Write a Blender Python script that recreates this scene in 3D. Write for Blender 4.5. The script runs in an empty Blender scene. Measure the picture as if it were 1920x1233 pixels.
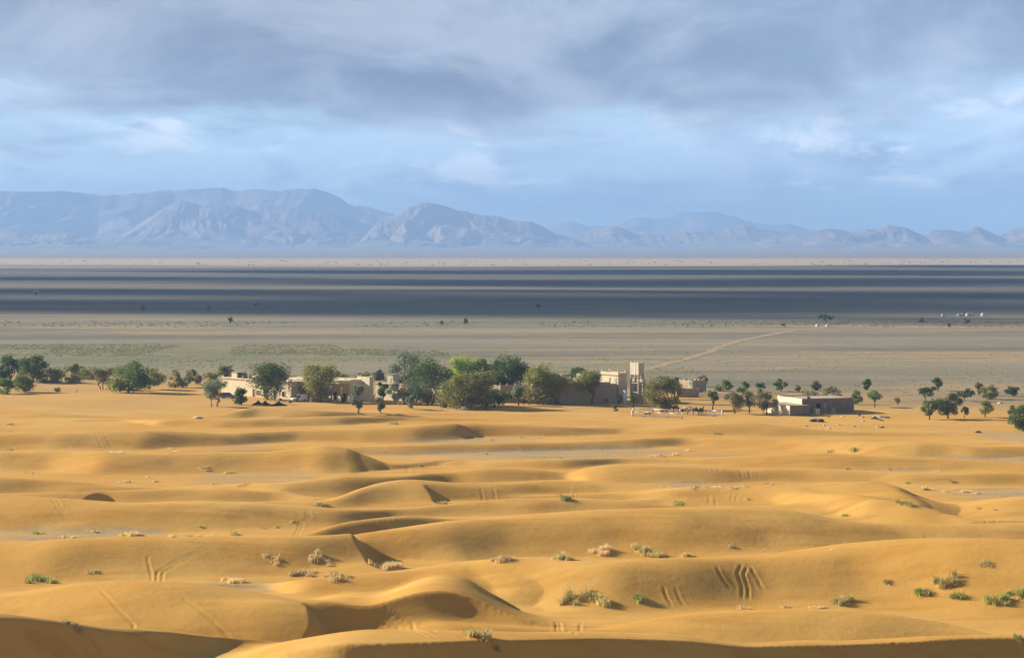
import bpy, bmesh, math, random
import numpy as np
from mathutils import Vector, Matrix

# ------------------------------------------------------------------ camera, sky, sun, exposure
SC = bpy.context.scene
COL = SC.collection
FPX = 4533.0                     # focal length in photo pixels (1920 wide)
CH = 40.7                        # camera height above the plain
PITCH = math.atan(161.5 / FPX)   # horizon row 455 of 1233
cam_d = bpy.data.cameras.new("camera"); cam = bpy.data.objects.new("camera", cam_d)
COL.objects.link(cam); SC.camera = cam
cam.location = (0, 0, CH); cam.rotation_euler = (math.pi / 2 - PITCH, 0, 0)
cam_d.sensor_width = 36; cam_d.lens = 36 * FPX / 1920
cam_d.clip_start = 1; cam_d.clip_end = 80000

SUN_EL = math.radians(22.5)
SUN_AZ = math.radians(25.0)       # ahead of the line to the camera's left
SUN_DIR = Vector((-math.cos(SUN_EL) * math.cos(SUN_AZ), math.cos(SUN_EL) * math.sin(SUN_AZ), math.sin(SUN_EL)))
sun_d = bpy.data.lights.new("sun", 'SUN'); sun = bpy.data.objects.new("sun", sun_d); COL.objects.link(sun)
sun_d.energy = 5.0; sun_d.angle = math.radians(0.53); sun_d.color = (1.0, 0.93, 0.80)
sun.rotation_euler = SUN_DIR.to_track_quat('Z', 'Y').to_euler(); sun.location = (-300, 0, 300)

SC.view_settings.view_transform = 'Standard'; SC.view_settings.look = 'None'
SC.view_settings.gamma = 1.0; SC.view_settings.use_curve_mapping = False
SC.view_settings.exposure = 0.93
SC.render.engine = 'CYCLES'
SC.cycles.use_denoising = True
SC.cycles.max_bounces = 6; SC.cycles.diffuse_bounces = 3; SC.cycles.volume_bounces = 1
SC.cycles.transparent_max_bounces = 8


class NT:
    """small helper to write node trees"""
    def __init__(s, tree):
        s.t = tree; s.n = tree.nodes; s.l = tree.links
        s.n.clear()
    def node(s, typ, ins=None, **kw):
        n = s.n.new(typ)
        for k, v in kw.items(): setattr(n, k, v)
        for k, v in (ins or {}).items(): s.put(n, k, v)
        return n
    def put(s, n, k, v):
        if isinstance(v, bpy.types.NodeSocket): s.l.new(v, n.inputs[k])
        elif v is not None:
            sk = n.inputs[k]
            if hasattr(sk.default_value, '__len__') and not hasattr(v, '__len__'): v = (v,) * len(sk.default_value)
            if hasattr(v, '__len__') and len(sk.default_value) == 4 and len(v) == 3: v = (*v, 1)
            sk.default_value = v
    def math(s, op, a, b=None, c=None, clamp=False):
        return s.node('ShaderNodeMath', {0: a, 1: b, 2: c}, operation=op, use_clamp=clamp).outputs[0]
    def mix(s, f, a, b, typ='MIX'):
        n = s.node('ShaderNodeMix', data_type='RGBA', blend_type=typ)
        s.put(n, 0, f); s.put(n, 6, a); s.put(n, 7, b)
        return n.outputs[2]
    def ramp(s, f, lo, hi, a=0.0, b=1.0, smooth=True):
        return s.node('ShaderNodeMapRange', {0: f, 1: lo, 2: hi, 3: a, 4: b}, interpolation_type='SMOOTHSTEP' if smooth else 'LINEAR').outputs[0]
    def noise(s, vec, scale, detail=3, rough=0.55, dist=0.0, out=0):
        return s.node('ShaderNodeTexNoise', {'Vector': vec, 'Scale': scale, 'Detail': detail, 'Roughness': rough, 'Distortion': dist}).outputs[out]
    def mapping(s, vec, scale=(1, 1, 1), loc=(0, 0, 0), rot=(0, 0, 0)):
        return s.node('ShaderNodeMapping', {'Vector': vec, 'Scale': scale, 'Location': loc, 'Rotation': rot}).outputs[0]


world = bpy.data.worlds.new("World"); SC.world = world; world.use_nodes = True
w = NT(world.node_tree)
sky = w.node('ShaderNodeTexSky', sky_type='NISHITA', sun_disc=False, sun_elevation=SUN_EL,
             sun_rotation=math.atan2(SUN_DIR.x, SUN_DIR.y), altitude=700, air_density=1.0, dust_density=1.2, ozone_density=1.5)
gen = w.node('ShaderNodeTexCoord').outputs['Generated']
sep = w.node('ShaderNodeSeparateXYZ', {0: gen})
zc = w.math('MAXIMUM', sep.outputs[2], 0.0)
den = w.math('ADD', zc, 0.13)
pv = w.node('ShaderNodeCombineXYZ', {0: w.math('DIVIDE', sep.outputs[0], den), 1: w.math('DIVIDE', sep.outputs[1], den), 2: 0.0}).outputs[0]
n1 = w.noise(w.mapping(pv, (1.0, 0.6, 1), (3.7, 1.2, 0)), 1.3, 9, 0.60, 0.25)     # the deck
n2 = w.noise(w.mapping(pv, (1.0, 0.46, 1), (9.1, 4.0, 0)), 2.3, 9, 0.60, 0.3)      # small broken clouds below it
n3 = w.noise(w.mapping(pv, (1.0, 0.46, 1), (1.3, 7.7, 0)), 2.0, 9, 0.62, 0.35)      # light and dark inside the deck
n4 = w.noise(w.mapping(pv, (1.0, 0.42, 1), (5.3, 2.2, 0)), 3.6, 9, 0.62, 0.25)
deck_edge = w.math('ADD', zc, w.math('MULTIPLY', w.math('SUBTRACT', n1, 0.5), 0.15))
deck = w.ramp(deck_edge, 0.032, 0.074)
low = w.ramp(n2, 0.44, 0.58, 0.0, 0.85)
low = w.math('MULTIPLY', low, w.ramp(zc, 0.003, 0.018))
puff = w.math('MULTIPLY', w.ramp(n4, 0.52, 0.66), w.math('MULTIPLY', w.ramp(zc, 0.006, 0.018), w.ramp(zc, 0.075, 0.045)))
up = w.ramp(zc, 0.085, 0.28)
clear_c = w.mix(0.7, sky.outputs[0], (5.4, 8.2, 11.0, 1))
low_c = w.mix(w.ramp(n3, 0.40, 0.62), (2.9, 3.9, 5.8, 1), (6.2, 7.6, 9.4, 1))
deck_c = w.mix(w.ramp(n3, 0.34, 0.66), (1.60, 2.05, 3.05, 1), (3.9, 4.4, 5.3, 1))
deck_c = w.mix(up, deck_c, (0.5, 0.65, 1.0, 1))
c = w.mix(low, clear_c, low_c)
c = w.mix(w.math('MULTIPLY', puff, 0.85), c, (9.6, 10.2, 11.0, 1))
c = w.mix(w.math('MULTIPLY', deck, 0.92), c, deck_c)
bg = w.node('ShaderNodeBackground', {'Color': c, 'Strength': 0.078})
w.l.new(bg.outputs[0], w.node('ShaderNodeOutputWorld').inputs[0])


# ------------------------------------------------------------------ helpers
def ray(px, py):
    a = (px - 960.0) / FPX; b = (616.5 - py) / FPX
    cp, sp = math.cos(PITCH), math.sin(PITCH)
    return a, cp + b * sp, -sp + b * cp          # x, y, z of the direction


def at(px, py, z=0.0):
    """the place on the level z that the photograph shows at a pixel"""
    dx, dy, dz = ray(px, py)
    t = (z - CH) / dz
    return dx * t, dy * t


def mpp(y):                       # metres per photo pixel at distance y
    return y / FPX


def tag(o, label=None, cat=None, group=None, kind=None):
    if label: o['label'] = label
    if cat: o['category'] = cat
    if group: o['group'] = group
    if kind: o['kind'] = kind
    return o


def hash2(ix, iy, seed):
    h = (ix.astype(np.int64) * 374761393 + iy.astype(np.int64) * 668265263 + seed * 974634541) & 0x7fffffff
    h = ((h ^ (h >> 13)) * 1274126177) & 0x7fffffff
    h = (h ^ (h >> 16)) & 0x7fffffff
    return h / float(0x7fffffff)


def vnoise(x, y, seed=0):
    x = np.asarray(x, float); y = np.asarray(y, float)
    ix = np.floor(x); iy = np.floor(y); fx = x - ix; fy = y - iy
    ux = fx * fx * fx * (fx * (fx * 6 - 15) + 10); uy = fy * fy * fy * (fy * (fy * 6 - 15) + 10)
    a = hash2(ix, iy, seed); b = hash2(ix + 1, iy, seed); c_ = hash2(ix, iy + 1, seed); d = hash2(ix + 1, iy + 1, seed)
    return (a * (1 - ux) + b * ux) * (1 - uy) + (c_ * (1 - ux) + d * ux) * uy * 1.0


def fbm(x, y, seed=0, octv=4, gain=0.5):
    s = 0; a = 1.0; t = 0
    for o in range(octv):
        s = s + a * vnoise(x * 2 ** o + 17.3 * o, y * 2 ** o - 9.1 * o, seed + o); t += a; a *= gain
    return s / t


def sstep(a, b, x):
    t = np.clip((x - a) / (b - a), 0, 1)
    return t * t * (3 - 2 * t)


def mesh_obj(name, verts, faces, mat=None, parent=None, smooth=False):
    me = bpy.data.meshes.new(name)
    me.from_pydata([tuple(v) for v in verts], [], [tuple(f) for f in faces]); me.update()
    if mat: me.materials.append(mat)
    if smooth: me.polygons.foreach_set('use_smooth', [True] * len(me.polygons))
    o = bpy.data.objects.new(name, me); COL.objects.link(o)
    if parent: o.parent = parent
    return o


def grid_mesh(name, X, Y, Z, mat, smooth=True):
    r, c_ = X.shape
    me = bpy.data.meshes.new(name)
    co = np.stack([X, Y, Z], -1).reshape(-1, 3).astype(np.float32)
    idx = np.arange(r * c_).reshape(r, c_)
    q = np.stack([idx[:-1, :-1], idx[:-1, 1:], idx[1:, 1:], idx[1:, :-1]], -1).reshape(-1, 4)
    me.vertices.add(len(co)); me.vertices.foreach_set('co', co.ravel())
    me.loops.add(q.size); me.loops.foreach_set('vertex_index', q.ravel().astype(np.int32))
    me.polygons.add(len(q)); me.polygons.foreach_set('loop_start', np.arange(0, q.size, 4, dtype=np.int32))
    me.update(calc_edges=True)
    me.polygons.foreach_set('use_smooth', np.full(len(q), smooth))
    me.materials.append(mat)
    o = bpy.data.objects.new(name, me); COL.objects.link(o)
    return o


def new_mat(name):
    m = bpy.data.materials.new(name); m.use_nodes = True
    n = NT(m.node_tree)
    return m, n


def finish(n, color, rough=0.85, normal=None, spec=0.2, **kw):
    b = n.node('ShaderNodeBsdfPrincipled', {'Base Color': color, 'Roughness': rough, 'Specular IOR Level': spec, **kw})
    if normal is not None: n.put(b, 'Normal', normal)
    o = n.node('ShaderNodeOutputMaterial'); n.l.new(b.outputs[0], o.inputs[0])
    return b


def wall_mat(name, col, var=0.12, scale=0.8, bump=0.25, rough=0.9):
    """mud plaster, paint, cloth: blotchy colour and a little relief"""
    m, n = new_mat(name)
    g = n.node('ShaderNodeTexCoord').outputs['Object']
    a = n.noise(g, scale, 5, 0.6); b = n.noise(g, scale * 9, 3, 0.6)
    f = n.math('ADD', n.math('MULTIPLY', n.math('SUBTRACT', a, 0.5), 2 * var), n.math('MULTIPLY', n.math('SUBTRACT', b, 0.5), var))
    v = n.math('ADD', f, 1.0)
    st = n.noise(n.mapping(g, (2.2, 2.2, 0.22)), 1.0, 4, 0.6)          # rain streaks down the plaster
    v = n.math('MULTIPLY', v, n.ramp(st, 0.52, 0.72, 1.0, 1.0 - 1.6 * var))
    cc = n.node('ShaderNodeVectorMath', {0: tuple(col), 1: v}, operation='MULTIPLY').outputs[0]
    bp = n.node('ShaderNodeBump', {'Strength': bump, 'Distance': 0.05, 'Height': b}).outputs[0]
    finish(n, cc, rough, bp)
    return m
# ------------------------------------------------------------------ the land: dunes, flats and the gravel plain as one sheet
# each dune: crest and foot of the slope that faces the camera, read at photo columns (px, crest row, foot row)
DUNES = [
  # r = run/rise of the near slope, b = run/rise of the far slope, s = sharpness of the crest
  dict(p=[(330, 783, 785), (400, 776, 786), (450, 767, 786), (485, 761, 784), (520, 762, 784), (600, 768, 784), (680, 773, 780)], r=4.5, b=7),
  dict(p=[(-80, 766, 780), (0, 767, 781), (60, 771, 783), (150, 777, 784), (250, 781, 784)], r=5, b=7),
  dict(p=[(240, 786, 790), (300, 785, 799), (420, 786, 803), (500, 784, 801), (640, 781, 798), (760, 783, 790)], r=5, b=8),
  dict(p=[(-80, 813, 848), (0, 813, 847), (110, 812, 847), (200, 808, 847), (280, 805, 846), (340, 807, 842), (420, 811, 838), (560, 806, 830), (680, 804, 830), (780, 799, 829), (850, 793, 826), (900, 794, 822), (980, 796, 820), (1080, 801, 818), (1180, 803, 814), (1260, 805, 812)], r=4.5, b=7),
  dict(p=[(-80, 849, 880), (0, 848, 884), (100, 847, 886), (200, 849, 893), (340, 852, 890), (500, 848, 888), (570, 841, 890), (610, 837, 892), (660, 845, 890), (720, 858, 888), (780, 862, 880), (860, 862, 872)], r=4.5, b=6),
  dict(p=[(640, 838, 856), (760, 836, 855), (900, 832, 850), (1060, 828, 846), (1200, 822, 842), (1280, 820, 838), (1480, 824, 846), (1650, 829, 858), (1713, 826, 860), (1763, 829, 860), (1813, 837, 862), (1920, 839, 860), (2000, 840, 860)], r=4.5, b=7),
  dict(p=[(1180, 806, 815), (1280, 800, 818), (1350, 793, 818), (1420, 792, 818), (1500, 802, 818), (1580, 810, 818)], r=5, b=7),
  dict(p=[(-80, 895, 930), (0, 894, 930), (100, 896, 925), (213, 908, 924), (300, 912, 922), (400, 909, 930), (533, 907, 938), (640, 893, 934), (740, 892, 924), (807, 885, 914), (853, 880, 908), (907, 877, 908), (973, 877, 905), (1040, 881, 902), (1080, 890, 900)], r=5, b=6),
  dict(p=[(880, 866, 876), (960, 864, 878), (1060, 862, 880), (1160, 860, 872), (1280, 861, 872), (1380, 856, 876), (1480, 849, 880), (1550, 850, 882), (1650, 856, 884), (1750, 859, 884), (1920, 868, 886), (2000, 868, 886)], r=5, b=7),
  dict(p=[(1060, 888, 900), (1090, 876, 906), (1140, 869, 908), (1207, 868, 908), (1280, 871, 908), (1330, 874, 908), (1400, 880, 906), (1513, 879, 906), (1613, 883, 908), (1700, 886, 912), (1900, 888, 912), (2000, 888, 912)], r=4.5, b=7),
  dict(p=[(-60, 938, 962), (40, 930, 962), (133, 924, 950), (187, 918, 944), (230, 919, 944), (300, 916, 944), (420, 917, 944), (520, 922, 942), (600, 932, 944)], r=4.2, b=6),
  dict(p=[(-80, 930, 998), (0, 932, 1000), (167, 939, 1000), (250, 944, 1000), (400, 941, 998), (480, 944, 996), (560, 950, 992), (640, 957, 988), (740, 954, 972), (823, 947, 970), (923, 940, 968), (1007, 936, 968), (1090, 935, 964), (1180, 940, 962), (1260, 950, 960)], r=5.5, b=6),
  dict(p=[(620, 936, 952), (660, 922, 952), (700, 907, 950), (760, 899, 948), (797, 902, 948), (853, 907, 946), (927, 908, 944), (1040, 901, 940), (1140, 903, 940), (1207, 911, 942), (1280, 924, 944), (1380, 930, 944)], r=4.2, b=6),
  dict(p=[(1180, 925, 945), (1280, 917, 952), (1413, 913, 955), (1513, 908, 958), (1580, 906, 962), (1647, 907, 965), (1690, 912, 965), (1760, 930, 962), (1850, 948, 964)], r=4.6, b=6),
  dict(p=[(1420, 934, 950), (1513, 924, 965), (1613, 932, 978), (1713, 949, 985), (1763, 961, 985), (1830, 977, 990)], r=4.5, b=4),
  dict(p=[(1800, 925, 980), (1880, 930, 982), (1960, 932, 982), (2040, 932, 982)], r=6, b=6),
  dict(p=[(560, 1003, 1010), (600, 990, 1012), (650, 976, 1008), (720, 969, 1000), (790, 970, 990), (850, 975, 985)], r=4.2, b=5),
  dict(p=[(-80, 1019, 1090), (0, 1018, 1092), (117, 1011, 1096), (213, 1008, 1094), (333, 1008, 1090), (467, 1011, 1086), (560, 1013, 1080), (620, 1012, 1072), (683, 999, 1066), (757, 989, 1066), (837, 975, 1062), (960, 966, 1052), (1107, 958, 1052), (1280, 956, 1048), (1413, 954, 1042), (1493, 961, 1040), (1580, 977, 1036), (1647, 983, 1032), (1747, 984, 1030), (1920, 984, 1030), (2010, 984, 1030)], r=4.6, b=5),
  dict(p=[(500, 1092, 1100), (560, 1086, 1118), (640, 1078, 1120), (773, 1070, 1125), (873, 1058, 1130), (973, 1053, 1150), (1057, 1052, 1155), (1140, 1057, 1155), (1280, 1046, 1150), (1413, 1039, 1138), (1513, 1033, 1140), (1597, 1023, 1142), (1680, 1018, 1150), (1780, 1016, 1160), (1920, 1019, 1165), (2010, 1020, 1165)], r=3.9, b=5),
  dict(p=[(540, 1152, 1190), (580, 1139, 1203), (640, 1134, 1206), (700, 1138, 1206), (740, 1122, 1206), (790, 1108, 1205), (840, 1106, 1203), (873, 1115, 1200), (907, 1130, 1200), (973, 1157, 1200), (1040, 1172, 1200)], r=1.85, b=9, s=1),
  dict(p=[(-80, 1128, 1220), (0, 1120, 1225), (100, 1106, 1235), (167, 1099, 1240), (233, 1095, 1245), (333, 1098, 1245), (433, 1110, 1240), (533, 1126, 1240), (600, 1140, 1235), (680, 1165, 1230)], r=4.6, b=4.5),
  dict(p=[(1130, 1180, 1215), (1280, 1151, 1225), (1380, 1144, 1228), (1480, 1141, 1230), (1580, 1143, 1230), (1680, 1153, 1228), (1780, 1171, 1224), (1893, 1199, 1222), (1960, 1215, 1230)], r=5.5, b=4),
  # the near dune along the lower edge and its arm in the lower left corner
  dict(p=[(420, 1240, 1420, 6), (520, 1222, 1420, 7.5), (640, 1204, 1400, 8.5), (840, 1200, 1390, 8), (973, 1200, 1390, 7.3), (1173, 1197, 1400, 6), (1280, 1198, 1420, 5.4), (1340, 1204, 1440, 4.8), (1403, 1211, 1450, 4.2), (1497, 1204, 1440, 4), (1647, 1200, 1430, 3.4), (1920, 1198, 1430, 2.6), (2020, 1198, 1430, 2.4)], r=1.8, b=5, s=1),
  dict(p=[(-400, 1095, 1300, 16), (-100, 1143, 1300, 13), (0, 1157, 1300, 11.8), (200, 1186, 1300, 9), (400, 1216, 1300, 6), (520, 1234, 1300, 4), (640, 1252, 1300, 1.5)], r=2.8, b=2.2, s=1),
]
# slip faces turned away from the sun: brink point, then extent along the view (m), height, run of the windward side
SLIPS = [
  dict(q=(797, 905), y2=(814, 930), h=1.1, L=22, w=10, e=.5),
  dict(q=(1066, 884), y2=(1086, 897), h=1.3, L=18, w=10, e=.5),
  dict(q=(190, 915), y2=(172, 938), h=2.5, L=22, w=14, e=.6, up=.75),
  dict(q=(640, 1004), y2=(728, 1058), h=3.4, L=20, w=16, e=.8),
  dict(q=(548, 1150), y2=(556, 1192), h=2.2, L=20, w=10, e=.8),
  dict(q=(522, 761), y2=(532, 778), h=1.5, L=16, w=12, e=.7),
  dict(q=(985, 783), y2=(990, 792), h=1.4, L=16, w=9, e=.7),
  dict(q=(850, 792), y2=(868, 815), h=0.9, L=26, w=20, t=0.26, e=2),
  dict(q=(615, 838), y2=(690, 880), h=1.1, L=30, w=22, t=0.22, e=3),
  dict(q=(1640, 908), y2=(1715, 950), h=1.6, L=26, w=22, t=0.27, e=2.5),
  dict(q=(1060, 937), y2=(1080, 955), h=1.2, L=24, w=12, t=0.32, e=2),
  dict(q=(868, 1070), y2=(880, 1112), h=1.5, L=24, w=16, t=0.27, e=2.5),
  dict(q=(600, 984), y2=(612, 1004), h=1.3, L=20, w=12, t=0.30, e=2),
  dict(q=(250, 766), y2=(262, 776), h=1.4, L=12, w=7, t=0.5, e=1),
  dict(q=(1400, 930), y2=(1420, 942), h=0.7, L=24, w=16, t=0.2, e=2),
]


def _dune_tables():
    out = []
    for d in DUNES:
        xs, ys, zs = [], [], []
        for px, yc, yf, *zz in d['p']:
            _, dy, dz = ray(px, yc); sc_ = -dz / dy
            _, dy, dz = ray(px, yf); sf_ = -dz / dy
            Z = CH * (1 / sc_ - 1 / sf_) / (1 / sc_ + d['r'])
            if zz: Z = zz[0]
            x, y = at(px, yc, Z)
            xs.append(x); ys.append(y); zs.append(max(Z, 0.05))
        xs = np.array(xs); ext = 45.0
        gx = np.arange(xs[0] - ext - 10, xs[-1] + ext + 10, 0.5)
        Y = np.interp(gx, xs, ys); Z = np.interp(gx, xs, zs)
        Z = Z * sstep(xs[0] - ext, xs[0] + 3, gx) * (1 - sstep(xs[-1] - 3, xs[-1] + ext, gx))
        k = np.hanning(15); k /= k.sum()
        Yp = np.convolve(np.pad(Y, 7, mode='edge'), k, 'valid'); Zp = np.convolve(np.pad(Z, 7, mode='edge'), k, 'valid')
        out.append((gx, Yp, Zp, d['r'], d['b'], d.get('s', 0)))
    return out


DT = _dune_tables()


def _slip_tables():
    out = []
    for s in SLIPS:
        x0, y0 = at(*s['q'], 3.0); x1, y1 = at(*s['y2'], 1.5)
        ym = (y0 + y1) / 2
        out.append((x0, y0, (x1 - x0) / min(y1 - y0, -1e-3), y1, s['h'], s['L'], s['w'], s.get('t', 0.72), s.get('e', 1.0), s.get('up', 0.28)))
    return out


ST = _slip_tables()


def land(x, y):
    """height of the ground"""
    x = np.asarray(x, float); y = np.asarray(y, float)
    acc = np.zeros(np.broadcast(x, y).shape)
    wob = (fbm(x / 26.0, y / 26.0, 5, 3) - 0.5)
    yy = y + wob * 5.0
    for gx, Y, Z, r, b, s in DT:
        yc = np.interp(x, gx, Y); z = np.interp(x, gx, Z, left=0, right=0)
        d = yy - yc
        Wf = np.maximum(r * z, 0.6); Wb = np.maximum(b * z, 1.0) * 1.25
        tf = np.clip(-d / Wf, 0, 1); tb = np.clip(d / Wb, 0, 1)
        pf = 0.5 * (1 + np.cos(np.pi * tf)) if not s else (1 - tf) ** 1.15
        pb = 0.5 * (1 + np.cos(np.pi * tb))
        acc += (z * np.where(d < 0, pf, pb)) ** 4
    z = acc ** 0.25
    wob2 = (vnoise(y / 9.0, y * 0, 91) - 0.5) * 3.0 + (vnoise(y / 3.5, y * 0, 92) - 0.5) * 0.9
    for x0, y0, k, y1, h, L, wd, t, ed, lf in ST:
        ym = 0.5 * (y0 + y1); hw = abs(y0 - y1) / 2 + wd * 0.35
        ty = np.clip(1 - ((y - ym) / hw) ** 2, 0, 1) ** 1.3
        xb = x0 + k * (y - y0) + 0.02 * (y - ym) ** 2 / max(hw, 1) * 3 + wob2
        u = x - xb
        hh = h * ty
        lift = np.where(u < 0, lf * hh * sstep(-1, 0, u / L) ** 1.3, np.maximum(lf * hh - (np.sqrt(u * u + ed * ed) - ed) * t, 0))
        # the slip face drops into a hollow that fills again downwind
        dig = np.where(u > 0, np.minimum((np.sqrt(u * u + ed * ed) - ed) * t, 1.15 * hh) * (1 - sstep(0.25, 1.0, u / (L * 0.75))), 0)
        z = np.where(u > 0, np.maximum(z + lift - dig, np.minimum(z, 0.05)), z + lift)
    dm = sstep(640, 560, y) * sstep(60, 150, y)
    z = z + dm * (0.8 * (fbm(x / 34.0, y / 22.0, 11, 3) - 0.5) + 0.14 * (fbm(x / 7.0, y / 5.0, 23, 3) - 0.5))
    z = z + sstep(600, 700, y) * (1 - sstep(900, 1500, y)) * 0.25 * (fbm(x / 22.0, y / 22.0, 41, 3) - 0.5)
    camd = np.maximum(0, 39.0 - 0.275 * np.hypot(np.maximum(y, 0) + np.minimum(y, 0) * 0.5, x * 0.25) - 0.0005 * 0)
    z = (np.maximum(z, 0) ** 3 + camd ** 3) ** (1 / 3)
    # the slope in the lower left corner: an arm of the near dune that falls away to the right
    return z


# tyre and foot tracks pressed into the sand: photo polylines, half gauge (m), depth (m)
TRACKS = [
  ([(707, 1143), (760, 1172), (806, 1199)], 0.75, 0.16), ([(700, 1140), (770, 1180), (815, 1200)], 0.35, 0.12),
  ([(408, 1018), (370, 1035), (330, 1055), (300, 1072), (281, 1090)], 0.35, 0.15),
  ([(292, 1034), (276, 1045), (284, 1078), (281, 1092)], 0.0, 0.12),
  ([(237, 1066), (262, 1088), (280, 1096)], 0.4, 0.08),
  ([(100, 820), (125, 843)], 0.9, 0.16), ([(185, 812), (203, 842)], 0.9, 0.16), ([(253, 808), (270, 830)], 0.9, 0.12), ([(140, 822), (155, 842)], 0.9, 0.08),
  ([(912, 909), (930, 940)], 1.0, 0.14), ([(1082, 912), (1078, 934), (1098, 930)], 0.3, 0.12),
  ([(1322, 873), (1340, 897)], 1.0, 0.16), ([(1395, 881), (1400, 896)], 0.8, 0.12), ([(1412, 882), (1415, 896)], 0.8, 0.10),
  ([(1342, 1060), (1352, 1080), (1374, 1110)], 0.0, 0.22), ([(1398, 1056), (1388, 1075), (1397, 1100), (1398, 1128)], 0.35, 0.22),
  ([(1402, 1056), (1420, 1085), (1436, 1112)], 0.0, 0.2), ([(1253, 1097), (1262, 1120), (1274, 1138)], 0.7, 0.16),
  ([(1745, 990), (1756, 1013)], 0.7, 0.14), ([(1768, 990), (1780, 1013)], 0.5, 0.10),
  ([(1770, 830), (1812, 855)], 0.8, 0.14), ([(1852, 973), (1875, 983)], 0.7, 0.12),
  ([(1045, 1165), (1048, 1180), (1062, 1198)], 0.2, 0.14), ([(1090, 1165), (1076, 1198)], 0.0, 0.10),
  ([(182, 1102), (215, 1135), (250, 1170), (290, 1193)], 0.0, 0.13), ([(180, 1101), (290, 1108), (345, 1123), (400, 1165), (430, 1195), (540, 1217)], 0.0, 0.13),
  ([(150, 1104), (240, 1108), (320, 1140), (420, 1180)], 0.5, 0.08), ([(60, 1110), (160, 1099), (260, 1097)], 0.0, 0.10),
  ([(1664, 1203), (1710, 1240)], 0.0, 0.2), ([(1694, 1206), (1740, 1242)], 0.0, 0.2),
  ([(90, 930), (110, 950), (130, 975)], 0.3, 0.12), ([(575, 955), (580, 968), (565, 980), (520, 1008)], 0.25, 0.10),
  ([(455, 782), (480, 797)], 0.6, 0.14), ([(420, 785), (425, 794)], 0.4, 0.12),
  ([(720, 972), (722, 992)], 0.3, 0.10), ([(748, 970), (752, 988)], 0.3, 0.10), ([(765, 874), (763, 888)], 0.2, 0.14), ([(785, 878), (800, 888)], 0.8, 0.12),
  ([(1250, 965), (1290, 1000), (1330, 1032)], 0.8, 0.07), ([(1370, 968), (1440, 1010), (1490, 1028)], 0.0, 0.07), ([(1490, 1000), (1440, 1022), (1415, 1036)], 0.0, 0.07),
  ([(1335, 927), (1337, 948)], 0.5, 0.10), ([(1378, 926), (1374, 940)], 0.4, 0.09), ([(1460, 936), (1490, 925)], 0.0, 0.10), ([(1570, 812), (1580, 822)], 1.0, 0.10),
  ([(1070, 905), (1060, 940)], 0.0, 0.05), ([(640, 1010), (560, 1035)], 0.0, 0.06), ([(420, 832), (500, 810)], 0.0, 0.10), ([(530, 840), (560, 815)], 0.0, 0.08),
  ([(770, 1205), (900, 1222), (960, 1233)], 0.3, 0.10), ([(620, 1215), (760, 1212), (860, 1218)], 0.2, 0.08),
]


def hit(px, py, far=900.0):
    """where the line of sight through a pixel of the photograph meets the ground"""
    dx, dy, dz = ray(px, py)
    ts = np.concatenate([np.arange(150, 330, 1.0), np.arange(330, far, 1.6)])
    xs, ys, zs = dx / dy * ts, ts, CH + dz / dy * ts
    below = np.nonzero(zs <= land(xs, ys))[0]
    if len(below) == 0: return at(px, py, 0.0)
    i = below[0]
    if i == 0: return xs[0], ys[0]
    t = np.linspace(ts[i - 1], ts[i], 30)
    g = np.nonzero(CH + dz / dy * t <= land(dx / dy * t, t))[0]
    t = t[g[0]] if len(g) else ts[i]
    return dx / dy * t, t


def spot(px, py):
    """ground point (x, y, z) seen at a photo pixel"""
    _, dy, dz = ray(px, py)
    if py < 700 or CH / (-dz / dy) > 640:
        x, y = at(px, py, 0.0)
    else:
        x, y = hit(px, py)
    return Vector((x, y, float(land(x, y))))


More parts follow.
